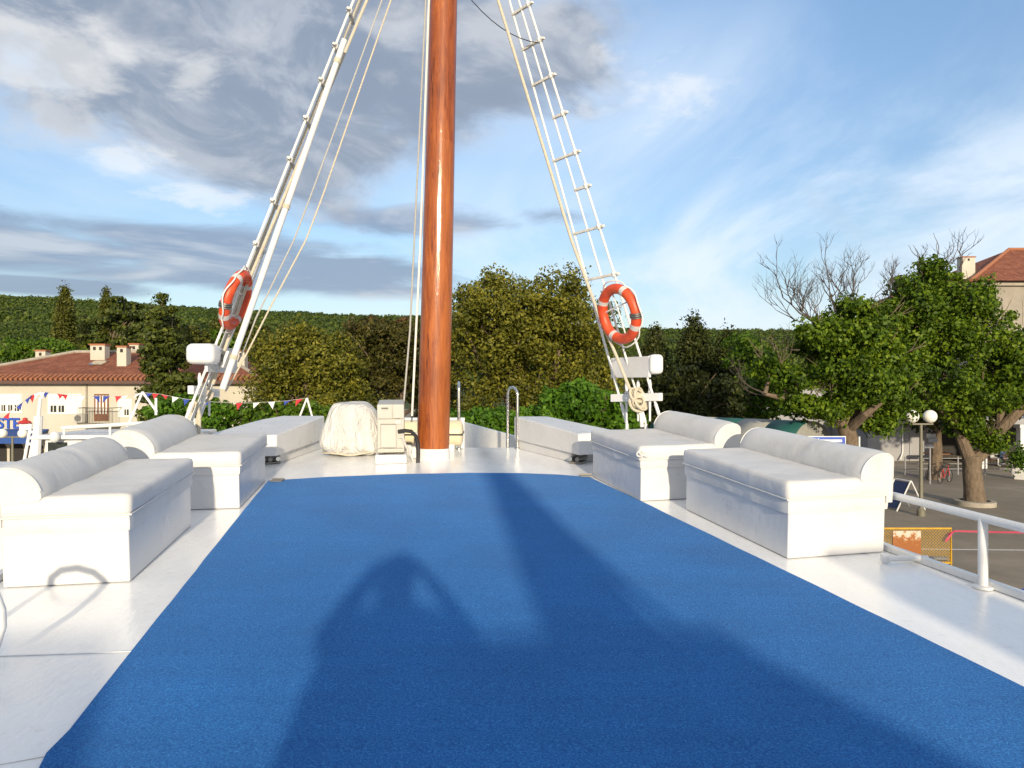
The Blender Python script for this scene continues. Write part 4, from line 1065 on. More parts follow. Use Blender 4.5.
# ------------------------------------------------------------------ sun beds
def sunbed(label, corner, heading, L, W, side, seat, box_h, bw, bh, seams, seed, twoband=True):
    o = deck_empty('sunbed', corner[0], corner[1], heading); tag(o, label, 'sun bed', 'padded sun beds along the deck sides')
    s = side
    def bx(x0, x1, *r): return (min(s*x0, s*x1), max(s*x0, s*x1), *r)
    MB().box(*bx(.012, W-.012, .012, L-.012, .004, box_h+.05)).build('locker', M['locker'], o, smooth=False, bevel=.012)
    # skirted cushion cover: mattress band over a looser hem
    def warp(w):
        if w.z < box_h + .14:
            k = (box_h+.14-w.z)/.14
            d = .022*k*mnoise.noise(Vector((w.x*5+seed, w.y*5, 2.0)))
            ex = 1 if abs(w.x - s*W/2) > W/2-.05 else 0; ey = 1 if min(w.y, L-w.y) < .05 else 0
            w = w + Vector((math.copysign(d*ex, w.x-s*W/2) if d > 0 else 0, 0, .012*k*mnoise.noise(Vector((w.x*3, w.y*3, seed)))))
        return w
    sk = rounded_box(s*W/2, L/2, (box_h+seat-.13)/2, W+.008, L+.008, seat-.13-box_h, .02, .045, .003, 4, seed, warp)
    sk.build('cover_skirt', M['vinyl'], o, ang=60)
    cu = rounded_box(s*W/2, L/2, seat-.075, W+.03, L+.03, .15, .032, .04, .006, 2.6, seed+3)
    mt = cu.build('mattress', M['vinyl'], o, ang=60)
    pp = MB(); c_ = [(s*-.012,-.012),(s*(W+.012),-.012),(s*(W+.012),L+.012),(s*-.012,L+.012)]
    for i in range(4): pp.tube([(*c_[i], seat-.135), (*c_[(i+1)%4], seat-.135)], .007, 6)
    pp.build('piping', M['vinyl'], mt)
    # half-round bolster along the outer side
    prof = []
    n = 14
    for i in range(n+1):
        a = math.pi*.5*(1-i/n)*1.0
        prof.append((W-bw + bw*.72*(1-math.sin(a)) if False else W-bw + bw*.74*(1-math.cos(math.pi*.5*i/n)), seat-.005 + bh*math.sin(math.pi*.5*i/n)))
    for i in range(1, 7):
        a = math.pi*.5*i/6
        prof.append((W+.02-.26*bw + .26*bw*math.sin(a), seat-.005 + bh - bh*.30*(1-math.cos(a))))
    prof += [(W+.02, seat+.02), (W+.015, box_h+.06)]
    base = [(W-bw+.02, seat-.03)]
    ring_ = prof + [(W-.03, box_h+.06), (W-.03, seat-.05)] + base
    ny = max(12, int(L/.06)); vs = []; m = len(ring_)
    for j in range(ny+1):
        t = j/ny; y = -.02 + (L+.04)*t
        edge = min(j, ny-j)
        sc = {0: .93, 1: .985}.get(edge, 1.0)
        for (x, z) in ring_:
            xx = W-.05 + (x-(W-.05))*sc if x < W else x
            zz = seat + (z-seat)*sc if z > seat else z
            dd = .006*mnoise.fractal(Vector((x*3+seed, y*1.8, z*3)), .8, 2, 2)
            zz -= .012*sum(math.exp(-((y-q*L)/.018)**2) for q in seams) if z > seat+.05 else 0
            vs.append((s*(xx+dd*.6), y, zz+dd*.8))
    fs = [(j*m+k, j*m+(k+1) % m, (j+1)*m+(k+1) % m, (j+1)*m+k) for j in range(ny) for k in range(m)]
    fs += [tuple(range(m)), tuple(ny*m+k for k in range(m))]
    bo = MB().add(vs, fs).build('bolster', M['vinyl'], o, ang=42)
    for q in (0.0, 1.0):
        y = -.018 + (L+.036)*q; sm = MB()
        ks = .94 if q in (0.0, 1.0) else 1.0
        sm.tube([(s*(W-.05+(x-(W-.05))*ks if x < W else x), y, seat+(z-seat)*ks if z > seat else z) for (x, z) in prof[2:]], .006 if ks < 1 else .005, 5)
        sm.build('piping', M['vinyl'], bo)
    return o
sunbed('nearest white sun bed on the right beside the white guard rail', (2.03, 5.46), R(-12.8), 1.70, .85, 1, .585, .335, .27, .20, (.46,), 1.0)
sunbed('white sun bed on the right nearer the mast with a knotted tie', (1.29, 7.46), R(-13.5), 1.45, 1.08, 1, .565, .335, .29, .22, (), 5.0)
sunbed('nearest white sun bed on the left cut by the photo edge', (-2.54, 4.94), R(-9.4), 1.58, .80, -1, .60, .35, .29, .21, (.5,), 9.0)
sunbed('white sun bed on the left below the left rope rigging', (-2.62, 7.15), R(-9.2), 1.50, 1.12, -1, .56, .33, .38, .24, (), 13.0)
# knot of the cover tie
kt = MB(); c0 = dk(1.28, 7.44, .50)
for i in range(3):
    kt.tube([c0+Vector((.03*math.cos(a+i)+.022*i, -.025+.01*math.sin(2*a), .026*math.sin(a)-.01)) for a in [2*math.pi*k/14 for k in range(14)]], .011, 6, closed=True)
tag(kt.build('cover_knot', M['vinyl']), 'knotted cloth tie on the corner of the right sun bed near the mast', 'knot')

# dark rollers in the recess beside the platforms
for (px, py, lb, hd) in ((272, 463, 'grey metal fairlead under the left raised platform', 60), (578, 463, 'grey metal fairlead under the right raised platform', -60)):
    p = D(px, py); o = deck_empty('fairlead', p.x, p.y, R(hd)); tag(o, lb, 'fairlead')
    MB().box(-.10,.10,-.09,.09,.003,.03).build('base', M['dull_metal'], o, smooth=False, bevel=.005)
    MB().tube([(-.14,-.05,.07),(.14,-.05,.07)], .03, 10).build('roller', M['dull_metal'], o)
    MB().tube([(-.14,.05,.07),(.14,.05,.07)], .03, 10).build('roller', M['steel'], o)
# water hose fitting at the foot of the right sun bed
fit = deck_empty('pipe_fitting', 2.86, 5.38, R(95)); tag(fit, 'white pipe stub lying at the foot of the nearest right sun bed', 'pipe')
MB().tube([(.03,-.14,.04),(-.0,.02,.04),(-.02,.16,.035)], .022, 10).build('pipe', M['white'], fit)
MB().tube([(-.02,.16,.035),(-.03,.30,.032)], .016, 10).build('nozzle', M['dull_metal'], fit)
MB().box(-.01,.04,-.18,-.12,.01,.075).build('bracket', M['white'], fit, bevel=.01)

# ------------------------------------------------------------------ mast and rigging
mb_ = dk(-1.10, 10.3)
mast = empty('mast', mb_); tag(mast, 'tall varnished orange brown wooden mast on a white foot', 'mast')
lean = Vector((.14, 0, 5.96)) / 5.96
def mastpt(h): return Vector((lean.x*h, 0, h))
hs_ = [0, .3, 1, 2, 3.5, 5.2, 7, 9.5, 12]
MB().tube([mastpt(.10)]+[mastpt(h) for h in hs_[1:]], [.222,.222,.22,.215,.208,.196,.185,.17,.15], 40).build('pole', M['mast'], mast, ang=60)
MB().lathe([(.236, -.04), (.236, .10), (.230, .135), (.215, .15)], 40).build('foot', M['white'], mast, ang=60)
MT = mb_ + mastpt(9.6)
def sag(a, b, s, n=10): return [Vector(a).lerp(Vector(b), i/n) - Vector((0,0,4*s*(i/n)*(1-i/n))) for i in range(n+1)]

rightL = empty('rope_ladder', dk(1.7, 9.0)); tag(rightL, 'white rope shroud ladder with wooden rungs on the right of the mast', 'rigging', 'shroud ladders beside the mast')
leftL = empty('rope_ladder', dk(-3.9, 9.0)); tag(leftL, 'white rope shroud ladder seen edge-on on the left of the mast', 'rigging', 'shroud ladders beside the mast')
def ladder(root, fo, fi, hts, spread, skip=()):
    o = root.location
    topo, topi = MT+spread*.5, MT-spread*.5
    fo, fi = Vector(fo), Vector(fi); fm_ = fo.lerp(fi, .45)
    for a, b, r in ((fo, topo, .016), (fi, topi, .016), (fm_, MT, .014)):
        MB().tube([a-o, b-o], r, 8).build('rope', M['white_rope'], root)
        MB().tube([a-o+(b-a).normalized()*.02, a-o+(b-a).normalized()*.26], .022, 8).build('turnbuckle', M['white'], root)
        MB().tube([a-o, a-o+Vector((0,0,-.12))], .022, 8).build('chain_plate', M['white'], root)
    for t, full in hts:
        a = fo.lerp(topo, t); b = (fi if full else fm_).lerp(topi if full else MT, t)
        ext = (a-b).normalized()
        d = (topo-fo).normalized()
        MB().obox((a+b)/2+ext*.03-o, b-a, d, d.cross(b-a), (b-a).length/2+.05, .017, .022).build('rung', M['rung'], root, smooth=False, bevel=.006)
        MB().tube([a-o-d*.03, a-o+d*.03], .034, 8).build('lashing', M['white_rope'], root)
    return fo, fi, topo, topi, fm_
fR = ladder(rightL, P(662, 424, 9.15), P(627, 424, 9.6), [(.208,True),(.276,True),(.335,False),(.385,True),(.443,False),(.50,True),(.555,True),(.61,True)], Vector((.10,-.12,0)))
fL = ladder(leftL, P(184, 424, 8.6), P(197, 424, 9.15), [(.24,True),(.30,True),(.36,True),(.42,True),(.477,True),(.53,True),(.585,True)], Vector((-.03,-.12,0)))

# other stays and halyards, each its own rope
def rope_thing(label, pts, r, mat, name='rope'):
    o = MB().tube(pts, r, 8).build(name, M[mat]); tag(o, label, 'rope'); return o
def extend(a, b, k): return a + (b-a)*k
rope_thing('thick cream stay running left of the right shroud ladder to its pin rail', [P(633,397,9.3), P(616,355,9.3), P(600,318,9.32), P(571.5,240,9.4), P(535,120,9.5), P(498,0,9.78), P(462,-118,10.05)], .020, 'rope')
rope_thing('outer thin halyard slanting between the left ladder and the mast', [P(238,362,8.95), P(246,344,9.0), P(256,318,9.05), P(275,279,9.15), P(294,240,9.25), P(311,195,9.37), P(347,97,9.6), P(382,0,9.8), P(440,-165,10.15)], .010, 'grey_rope')
rope_thing('inner thin halyard slanting between the left ladder and the mast', [P(225,392,8.85), P(230,384,8.9), P(246,355,9.0), P(273,302,9.15), P(306,240,9.3), P(323,195,9.42), P(357,97,9.65), P(391,0,9.85), P(443,-150,10.15)], .011, 'rope')
rope_thing('beige rope pair running up the left ladder beside the white spar, upper strand', [P(213,384,9.0), P(247,285,9.0)] + [Vector(fL[0]).lerp(fL[2], .9)+Vector((.15,.2,0))], .020, 'rope')
rope_thing('beige rope pair running up the left ladder beside the white spar, lower strand', [P(208,390,9.05), P(242,288,9.05)] + [Vector(fL[1]).lerp(fL[3], .9)], .020, 'rope')
rope_thing('thin grey halyard hanging close to the left side of the mast', [P(403,412,10.6), P(410,330,10.5), mb_+mastpt(9.0)+Vector((-.2,.1,0))], .013, 'grey_rope')
rope_thing('white halyard hanging just against the mast on its left', [P(412,416,10.5), P(420,250,10.45), mb_+mastpt(9.0)+Vector((-.18,.05,0))], .016, 'white_rope')
rope_thing('thin black wire sagging from the masthead across the right stays', sag(mb_+mastpt(6.9), Vector(fR[0]).lerp(fR[2], .55), .25), .006, 'blackwire', 'wire')
# white spar lashed along the left ladder
a_, b_ = P(222.5, 389, 8.75), P(344.5, 40, 9.35)
spar = empty('spar', a_); tag(spar, 'long white tube lashed along the left shroud ladder', 'spar')
MB().tube([Vector((0,0,0)), b_-a_], .038, 14).build('tube', M['white'], spar)
for t in (.08, .5, .93): MB().tube([(b_-a_)*t, (b_-a_)*(t+.012)], .046, 12).build('lashing', M['rope'], spar)

# pin rails with belaying pins and coils of rope
def pinrail(label, a, b, pins, coil_lb, coil_at, hang):
    a, b = Vector(a), Vector(b); o = empty('pin_rail', a); tag(o, label, 'pin rail')
    d = (b-a).normalized(); u = Vector((0,0,1))
    MB().obox((b-a)/2, d, u.cross(d), u, (b-a).length/2+.05, .035, .05).build('rail', M['white'], o, smooth=False, bevel=.008)
    for t in pins:
        p = (b-a)*t
        MB().lathe([(.012,-.30),(.016,-.05),(.016,.055),(.03,.06),(.018,.08),(.024,.16),(.012,.22)], 12, p).build('belaying_pin', M['white'], o)
    c = MB(); p = a + (b-a)*coil_at
    for i in range(9):
        rr = .04+.055*random.random(); ph0 = random.random()*6
        n1 = Vector((random.uniform(-1.1,1.1), -1, random.uniform(-.7,.7))).normalized(); t1 = n1.orthogonal().normalized(); t2 = n1.cross(t1)
        if hang and i > 3:
            pts = [p + Vector((.05*math.sin(2*math.pi*k/20)*(1+.3*random.random()) + .012*(i-6), -.34-.01*i, -.14-.22*hang+ (.24*hang)*math.cos(2*math.pi*k/20))) for k in range(20)]
        else:
            jit = Vector((random.uniform(-.05,.05), -.10, random.uniform(-.08,.06)))
            pts = [p + jit + (t1*math.cos(w)*rr + t2*math.sin(w)*rr*1.25) for w in [2*math.pi*k/20 for k in range(20)]]
        c.tube(pts, .018, 6, closed=True)
    tag(c.build('rope_coil', M['rope']), coil_lb, 'rope coil')
pinrail('white pin rail with belaying pins across the foot of the right ladder', P(658, 397, 9.15), P(615, 398, 9.65), (.18, .45, .72), 'cream rope coil wound on the right pin rail', .47, 0)
pinrail('white pin rail across the foot of the left ladder', P(192, 390, 8.75), P(216, 393, 9.6), (.3, .7), 'cream rope coil hanging in long loops from the left pin rail', .62, 1.0)
for (pts, lb) in (([P(205,395,9.0), P(200,410,9.0), P(197,428,9.0)], 'short thick rope tail below the left pin rail'), ([P(636,402,9.35), P(641,415,9.35), P(642,427,9.35)], 'short rope tail below the right pin rail')):
    rope_thing(lb, pts, .024, 'white_rope')
# a block (pulley) on the left
bk = empty('pulley_block', P(222, 358, 8.85)); tag(bk, 'white wooden pulley block between the left light board and spar', 'pulley')
u = Vector((.33, .05, .94)).normalized(); v_ = Vector((.94, 0, -.33)); w_ = u.cross(v_)
for s in (-1, 1): MB().obox(v_*.05*s, v_, w_, u, .018, .04, .105).build('cheek', M['white'], bk, smooth=False, bevel=.008)
MB().tube([w_*-.02, w_*.02], .045, 14).build('sheave', M['dull_metal'], bk)

# sidelight boards
def lightboard(label, a, b, z0, z1, capw):
    """board running fore and aft on the shrouds, closed at its after end by a rounded box"""
    a, b = Vector(a), Vector(b); o = empty('light_board', a); tag(o, label, 'light board')
    d = (b-a); d.z = 0; L = d.length; d.normalize(); n = Vector((d.y, -d.x, 0))
    H = (z1-z0)/2; zc = (z0+z1)/2 - a.z
    MB().obox(d*L/2+Vector((0,0,zc)), d, n, (0,0,1), L/2, .018, H).build('board', M['white'], o, smooth=False, bevel=.006)
    return o, d, n, zc, H
o, d, n_, zc, H = lightboard('white sidelight board with rounded end fixed on the right ladder', P(650, 366, 9.05), P(612, 367, 9.75), Z(377.5, 9.2), Z(356.5, 9.2), .15)
bx_ = rounded_box(.07, .05, zc+.03, .17, .26, H*1.85, .055, .03); bx_.build('lamp_box', M['white'], o, ang=60)
o, d, n_, zc, H = lightboard('white sidelight board with rounded end fixed on the left ladder', P(206, 360, 8.6), P(236, 361, 9.7), Z(372, 8.75), Z(345.5, 8.75), .15)
bx_ = rounded_box(-.02, -.02, zc+.05, .33, .28, H*1.5, .07, .03); bx_.build('lamp_box', M['white'], o, ang=60)

# lifebuoys
def lifebuoy(label, c, up, fwd, Rm=.312, r=.063):
    o = empty('lifebuoy', c); tag(o, label, 'lifebuoy', 'lifebuoys hung on the rigging')
    up = Vector(up).normalized(); f = Vector(fwd); f = (f - up*f.dot(up)).normalized(); n = up.cross(f)
    def pt(a, rr): return (up*math.cos(a) + f*math.sin(a))*rr
    def tor(a0, a1, k, rad):
        pts = [pt(a0+(a1-a0)*i/k, Rm) for i in range(k+1)]; return MB().tube(pts, rad, 16)
    MB().tube([pt(2*math.pi*i/56, Rm) for i in range(56)], r, 18, closed=True).build('ring', M['buoy'], o)
    for q in range(4):
        a = math.pi/4 + q*math.pi/2
        tor(a-.095, a+.095, 5, r*1.02).build('reflective_band', M['band'], o)
    g = MB()
    for q in range(4):
        a0 = math.pi/4 + q*math.pi/2
        pts = []
        for i in range(15):
            t = i/14; a = a0 + t*math.pi/2
            pts.append(pt(a, Rm+r*1.1+.035*math.sin(math.pi*t)) + n*.02*math.sin(3*math.pi*t))
        g.tube(pts, .009, 6)
    g.build('grab_rope', M['white_rope'], o)
    m = MB(); a = 1.9
    m.tube([pt(a, Rm)+(pt(a,1)*math.cos(w)+n*math.sin(w))*(r*1.07) for w in [2*math.pi*i/18 for i in range(18)]], .012, 6, closed=True)
    for da in (-.06, .07): m.tube([pt(a+da, Rm)+(pt(a+da,1)*math.cos(w)+n*math.sin(w))*(r*1.06) for w in [2*math.pi*i/18 for i in range(18)]], .012, 6, closed=True)
    m.build('strap', M['dull_metal'], o)
    h = MB(); h.tube([pt(0, Rm-r), pt(0.1, Rm*.3), pt(math.pi, Rm-r)], .010, 6); h.tube([pt(1.2, Rm-r), pt(-1.2, Rm-r)], .010, 6)
    h.build('hanging_rope', M['white_rope'], o)
lifebuoy('orange lifebuoy with white bands hung on the right shroud ladder', P(619, 314, 9.05), (-.30, .05, .95), (.50, -.85, 0))
lifebuoy('orange lifebuoy with white bands hung on the left shroud ladder', P(236, 300, 8.85), (.30, .05, .95), (.06, -1, 0))

# ------------------------------------------------------------------ things around the mast
# covered windlass
wd = D(348, 457.5)
def cover_warp(w):
    k = max(0, min(1, (w.z-.12)/.63))
    kk = k*k*(3-2*k)
    w = Vector((w.x*(1-.24*kk)-.02*k, w.y*(1-.25*kk), w.z))
    an = math.atan2(w.y, w.x)
    f = .022*math.sin(an*8 + 2.5*mnoise.noise(w*2))*(1-k)**1.3 + .012*math.sin(an*15+w.z*6)*(1-k)
    dr = Vector((w.x, w.y, 0))
    if dr.length > .05: w += dr.normalized()*(f + .05*mnoise.noise(w*2.6))
    w.z += .035*mnoise.noise(Vector((w.x*3, w.y*3, 4)))*k
    return w
o = deck_empty('covered_winch', wd.x, wd.y+.35, R(-6)); tag(o, 'winch wrapped in a loose crumpled white cover beside the left platform', 'covered winch')
rounded_box(0, 0, .375, .84, .75, .74, .2, .02, .002, 6, 4.0, cover_warp).build('cover', M['drape'], o, ang=75)
hm = MB(); hm.tube([(.42*math.cos(a)*1.02, .38*math.sin(a)*1.02, .05+.012*math.sin(5*a)) for a in [2*math.pi*i/40 for i in range(40)]], .014, 6, closed=True); hm.build('tie_rope', M['rope'], o)

# air conditioning unit on a white plinth
ap = D(391, 464)
o = deck_empty('air_conditioner', ap.x, ap.y, R(-8)); tag(o, 'pale air conditioning unit on a white plinth left of the mast', 'air conditioner')
MB().box(-.205,.205,0,.9,.003,.12).build('plinth', M['white'], o, smooth=False, bevel=.012)
MB().box(-.178,.178,.03,.86,.145,.79).build('casing', M['plastic'], o, smooth=False, bevel=.014)
pc = MB(); pc.box(-.13,.07,.012,.029,.22,.52); pc.box(-.15,.15,.018,.029,.17,.20); gv = MB()
for (a, b, c, d_) in ((-.135,-.128,.21,.53),(.068,.075,.21,.53),(-.135,.075,.527,.534),(-.165,.165,.205,.211),(-.165,.165,.60,.605),(.02,.026,.60,.80)): gv.box(a, b, .0105, .0285, c, d_)
gv.build('panel_groove', M['dull_metal'], o, smooth=False)
pc.build('side_panel', M['plastic'], o, smooth=False, bevel=.006)
MB().box(-.12,-.03,.015,.03,.72,.755).build('handle', M['plastic'], o, smooth=False, bevel=.006)
MB().box(-.118,-.032,.013,.0155,.735,.748).build('handle_slot', M['dark'], o, smooth=False)
MB().box(.06,.14,.01,.03,.53,.58).build('valve_cover', M['band'], o, smooth=False, bevel=.006)
MB().box(.05,.12,.012,.03,.61,.70).build('label_plate', M['plastic'], o, smooth=False)
for xx in (-.13, .13): MB().box(xx-.03, xx+.03, .04, .85, .122, .144).build('rubber_foot', M['black'], o, smooth=False)
hp = MB(); hp.tube([(.10,.0,.43),(.18,-.03,.445),(.27,.0,.43),(.33,.04,.36),(.36,.06,.25),(.36,.06,.1),(.355,.06,-.0)], .026, 10)
hp.build('insulated_hose', M['hose'], o)
h2 = MB(); h2.tube([(.10,.01,.36),(.16,-.02,.35),(.19,.02,.25),(.26,.06,.12),(.30,.08,0)], .016, 8); h2.build('drain_pipe', M['band'], o)
# white bucket-like fitting between unit and mast
fb = D(427-9, 459); o = deck_empty('valve_box', -1.33, 10.35, 0); tag(o, 'small white valve box between the pale unit and the mast', 'valve box')
MB().box(-.07,.07,-.07,.07,.003,.16).build('box', M['white'], o, bevel=.02, smooth=False); MB().tube([(0,0,.16),(0,0,.36)], .035, 12).build('pipe', M['band'], o)
# cream life raft canister behind the mast
o = deck_empty('raft_canister', -1.20, 11.05, R(0)); tag(o, 'cream life raft canister lying behind the mast', 'life raft')
cc = MB(); cc.tube([(-.47,0,.26),(-.455,0,.26),(-.43,0,.26),(.43,0,.26),(.455,0,.26),(.47,0,.26)], [.12,.17,.19,.19,.17,.12], 24); cc.build('canister', M['cream'], o)
for z in (.26,): 
    bb = MB(); bb.obox((0,-.004,z), (1,0,0), (0,1,0), (0,0,1), .475, .195, .012); bb.build('seam_band', M['black'], o, smooth=False)
for x in (-.3, .3): MB().box(x-.05, x+.05, -.16, .16, .003, .11).build('cradle', M['white'], o, smooth=False)
# guard rail behind the mast
gr = deck_empty('guard_rail', -1.5, 11.3, 0); tag(gr, 'low white guard rail behind the mast and canister', 'railing')
MB().tube([(-.9,0,.44),(.78,0,.44)], .028, 10).build('rail', M['white'], gr)
for x in (.74,-.88): MB().tube([(x,0,.004),(x,0,.455)], .04 if x > 0 else .03, 10).build('post', M['white'], gr)
# stainless handrail hoops at the step down to the bow
def hoop(label, x, y, hd, w, h_):
    o = deck_empty('handrail_hoop', x, y, hd); tag(o, label, 'handrail', 'stainless handrails at the bow steps')
    pts = [(0,0,.004),(0,0,h_-w/2)] + [(0, w/2-w/2*math.cos(a), h_-w/2+w/2*math.sin(a)) for a in [math.pi*i/10 for i in range(1, 10)]] + [(0,w,h_-w/2),(0,w,-.55)]
    MB().tube(pts, .022, 12).build('tube', M['steel'], o)
    for y_ in (0, w): MB().lathe([(.05, 0), (.05, .012), (.025, .02)], 14, (0, y_, .004 if y_ == 0 else -.55)).build('flange', M['steel'], o)
hoop('stainless hoop handrail right behind the mast seen edge-on', X(460, 11.38), 11.18, R(-3), .22, 1.0)
hoop('stainless hoop handrail at the left end of the right platform', X(517.5, 11.25), 11.2, R(-38), .24, .93)
ht = deck_empty('hatch', X(490, 12.4), 12.3, R(-10), -.6); tag(ht, 'tan wooden hatch on the lower bow deck', 'hatch')
MB().box(-.40,.40,-.3,.3,.003,.36).build('coaming', M['rung'], ht, smooth=False, bevel=.01)
MB().box(-.43,.43,-.33,.33,.361,.40).build('lid', M['cream'], ht, smooth=False, bevel=.01)

# right guard rail
gp = [P(1024+190, 578, 2.9), P(1024, 530, 4.42), P(983, 519, 4.85), P(888, 494, 5.75), P(870, 489, 5.95)]
hh_ = .455
def rp(Y, off=-.06): return dk(lerp_edge(ER, Y)+off, Y, hh_)
rr2 = empty('guard_rail', dk(3.1, 4.8)); tag(rr2, 'white pipe guard rail along the right deck edge', 'railing')
o_ = rr2.location
pA, pB = P(983, 518, 4.83), P(889, 494.5, 5.72)
dirv = (pB-pA)
MB().tube([pA-dirv*6-o_, pA-o_, pB-o_, pB+dirv*.45-o_], .029, 14).build('rail', M['white'], rr2)
for k in (0, -2.3, -4.6, 1.38):
    tp_ = pA+dirv*k; 
    MB().tube([tp_-o_, Vector((tp_.x-.0, tp_.y, dz(tp_.y)))-o_], .03, 12).build('post', M['white'], rr2)
    MB().lathe([(.062,.003),(.062,.018),(.032,.024)], 16, Vector((tp_.x, tp_.y, dz(tp_.y)))-o_).build('flange', M['white'], rr2)
# left hoop rail
lh = deck_empty('rail_hoop', -2.815, 3.62, 0); tag(lh, 'rounded white pipe hoop at the left photo edge', 'railing')
pts = [(.24,0,.004),(.29,0,.12),(.325,0,.22),(.325,0,.30),(.29,0,.40),(.23,0,.455),(.13,0,.485),(.03,0,.47),(-.03,0,.42),(-.05,0,.30),(-.05,0,.18),(-.05,0,.004)]
MB().tube(pts, .024, 12).build('tube', M['white'], lh)

# unseen shadow casters behind the viewpoint, shaped for the shadows across the deck
wh = deck_empty('wheelhouse', 1.70, -4.6, R(-6)); tag(wh, 'white wheelhouse with windows aft of the blue carpet', 'wheelhouse')
MB().box(-1.05,.62,-1.6,1.5,0.01,1.95).build('wall', M['white'], wh, smooth=False, bevel=.03)
MB().box(-1.15,.68,-1.8,1.7,1.955,2.05).build('roof', M['white'], wh, smooth=False, bevel=.03)
MB().prism([(.622,1.45,.01),(1.85,1.45,.01),(1.85,1.45,1.0),(.69,1.45,2.03),(.622,1.45,1.94)], [(.622,-1.2,.01),(1.85,-1.2,.01),(1.85,-1.2,1.0),(.69,-1.2,2.03),(.622,-1.2,1.94)]).build('shadow_wedge', M['white'], wh, smooth=False, bevel=.02)  # unseen wedge added to slant the edge of the wheelhouse shadow
for x in (-.45, .13): MB().box(x-.24, x+.24, 1.501, 1.52, 1.05, 1.7).build('window', M['glass'], wh, smooth=False)
mz = deck_empty('aft_mast', 1.28, -3.3, 0); tag(mz, 'second wooden mast standing aft by the wheelhouse', 'mast')
MB().tube([(0,0,.01),(.2,0,2.2),(.4,0,4),(.7,0,7)], [.20,.19,.17,.15], 20).build('pole', M['mast'], mz)
MB().tube([(.33,.1,3.6),(1.25,.3,.01)], .035, 8).build('brace', M['white'], mz); MB().tube([(.18,.02,.9),(.24,.02,1.6),(.30,.03,2.3),(.34,.04,2.9),(.36,.05,3.6)], [.30,.36,.32,.26,.16], 14).build('shadow_bulk', M['vinyl'], mz)  # unseen bundle round the mast, added to broaden its cast shadow
lk = deck_empty('shadow_caster_box', 3.60, -1.6, R(-6)); tag(lk, 'unseen tall white box at the right deck edge, added to cast its shadow', 'locker')  # unseen box added to shade the right deck edge and bench end
MB().box(-.22,.35,-.8,.6,.01,1.90).build('caster_body', M['white'], lk, smooth=False, bevel=.03)
MB().box(-.24,.37,-.82,.62,1.902,1.95).build('lid', M['white'], lk, smooth=False, bevel=.01)

lk2 = deck_empty('shadow_caster_box', -1.45, -2.0, R(0)); tag(lk2, 'unseen white box with a sloping top at the left deck edge, added for its shadow', 'locker')  # unseen box added to shade the near left carpet and deck
MB().prism([(-.5,0,.01),(.62,0,.01),(.62,0,1.33),(.32,0,1.67),(.1,0,1.78),(-.5,0,1.78)], [(-.5,-.8,.01),(.62,-.8,.01),(.62,-.8,1.33),(.32,-.8,1.67),(.1,-.8,1.78),(-.5,-.8,1.78)]).build('caster_body', M['white'], lk2, smooth=False, bevel=.02)
MB().box(-.3,.0,.001,.03,.9,.95).build('handle', M['steel'], lk2, smooth=False)

# ------------------------------------------------------------------ neighbouring boat and its bunting
NY = 20.0
nb = empty('boat', (X(150, NY), NY, 0)); tag(nb, 'white neighbouring boat moored beyond the left sun beds', 'boat')
nx = nb.location.x
hl = [(X(-60,NY)-nx,-1.6),(X(240,NY)-nx,-1.6),(X(300,NY)-nx,-.9),(X(322,NY)-nx,0.0),(X(300,NY)-nx,.9),(X(240,NY)-nx,1.5),(X(-60,NY)-nx,1.5)]
hl2 = [(x*.94-.3, y*.7) for x, y in hl]
MB().prism([(x, y, -1.5) for x, y in hl2], [(x, y, 3.15) for x, y in hl]).build('hull', M['white'], nb, smooth=False, bevel=.03)
MB().box(X(70,NY)-nx, X(185,NY)-nx, -1.1, 1.1, 3.16, Z(436,NY)).build('cabin', M['white'], nb, smooth=False, bevel=.05)
MB().box(X(62,NY)-nx, X(198,NY)-nx, -1.3, 1.3, Z(436,NY)+.002, Z(432,NY)).build('cabin_roof', M['white'], nb, smooth=False, bevel=.03)
for px in range(74, 170, 28): MB().box(X(px,NY)-nx, X(px+18,NY)-nx, -1.13, -1.102, 3.3, Z(439,NY)).build('window', M['glass'], nb, smooth=False)
nr_ = MB()
for (a, b) in (((62,428),(198,420)),): nr_.tube([P(a[0],a[1],NY-1.2)-Vector((nx,NY,0)), P(b[0],b[1],NY-1.2)-Vector((nx,NY,0))], .05, 8)
for px in (64, 110, 150, 195):
    p = P(px, 428-(px-62)*.06, NY-1.2)-Vector((nx,NY,0)); nr_.tube([p, Vector((p.x, p.y, Z(433,NY)))], .03, 8)
nr_.build('roof_rail', M['white'], nb)
def npole(name, segs, r):
    mb = MB()
    for s in segs: mb.tube([P(a, b, NY)-Vector((nx,NY,0)) for a, b in s], r, 8)
    mb.build(name, M['white'], nb)
npole('flag_pole', [[(35.5,470),(38.5,416)]], .11); npole('pole_top', [[(38.5,416),(40.5,397)]], .045)
npole('a_frame', [[(127,428),(142.5,392)],[(142.5,392),(157,412)],[(156,415),(156,398)]], .035)
npole('a_frame', [[(300,416),(307,398)],[(307,398),(312,416)]], .028)
npole('ladder', [[(23,468),(31,424)],[(28,468),(36,424)],[(27,444),(32.5,444)],[(28,438),(33.5,438)],[(29.5,432),(34.5,432)]], .04)
bf = MB(); bf.sphere(P(54.5, 437, NY-1.4)-Vector((nx,NY,0)), .12, 14, 10, 1.2); bf.build('fender', M['white'], nb)
path = [(-12,428),(0,420),(12,410),(24,401),(33,394),(41,391.5),(60,394),(80,396),(104,396),(125,396),(143,392.5),(160,394),(185,399),(215,402),(250,403),(285,401),(307,398)]
bt = empty('bunting', P(143, 392, NY)); tag(bt, 'string of small red white and blue flags strung above the neighbouring boat', 'bunting')
bo_ = bt.location
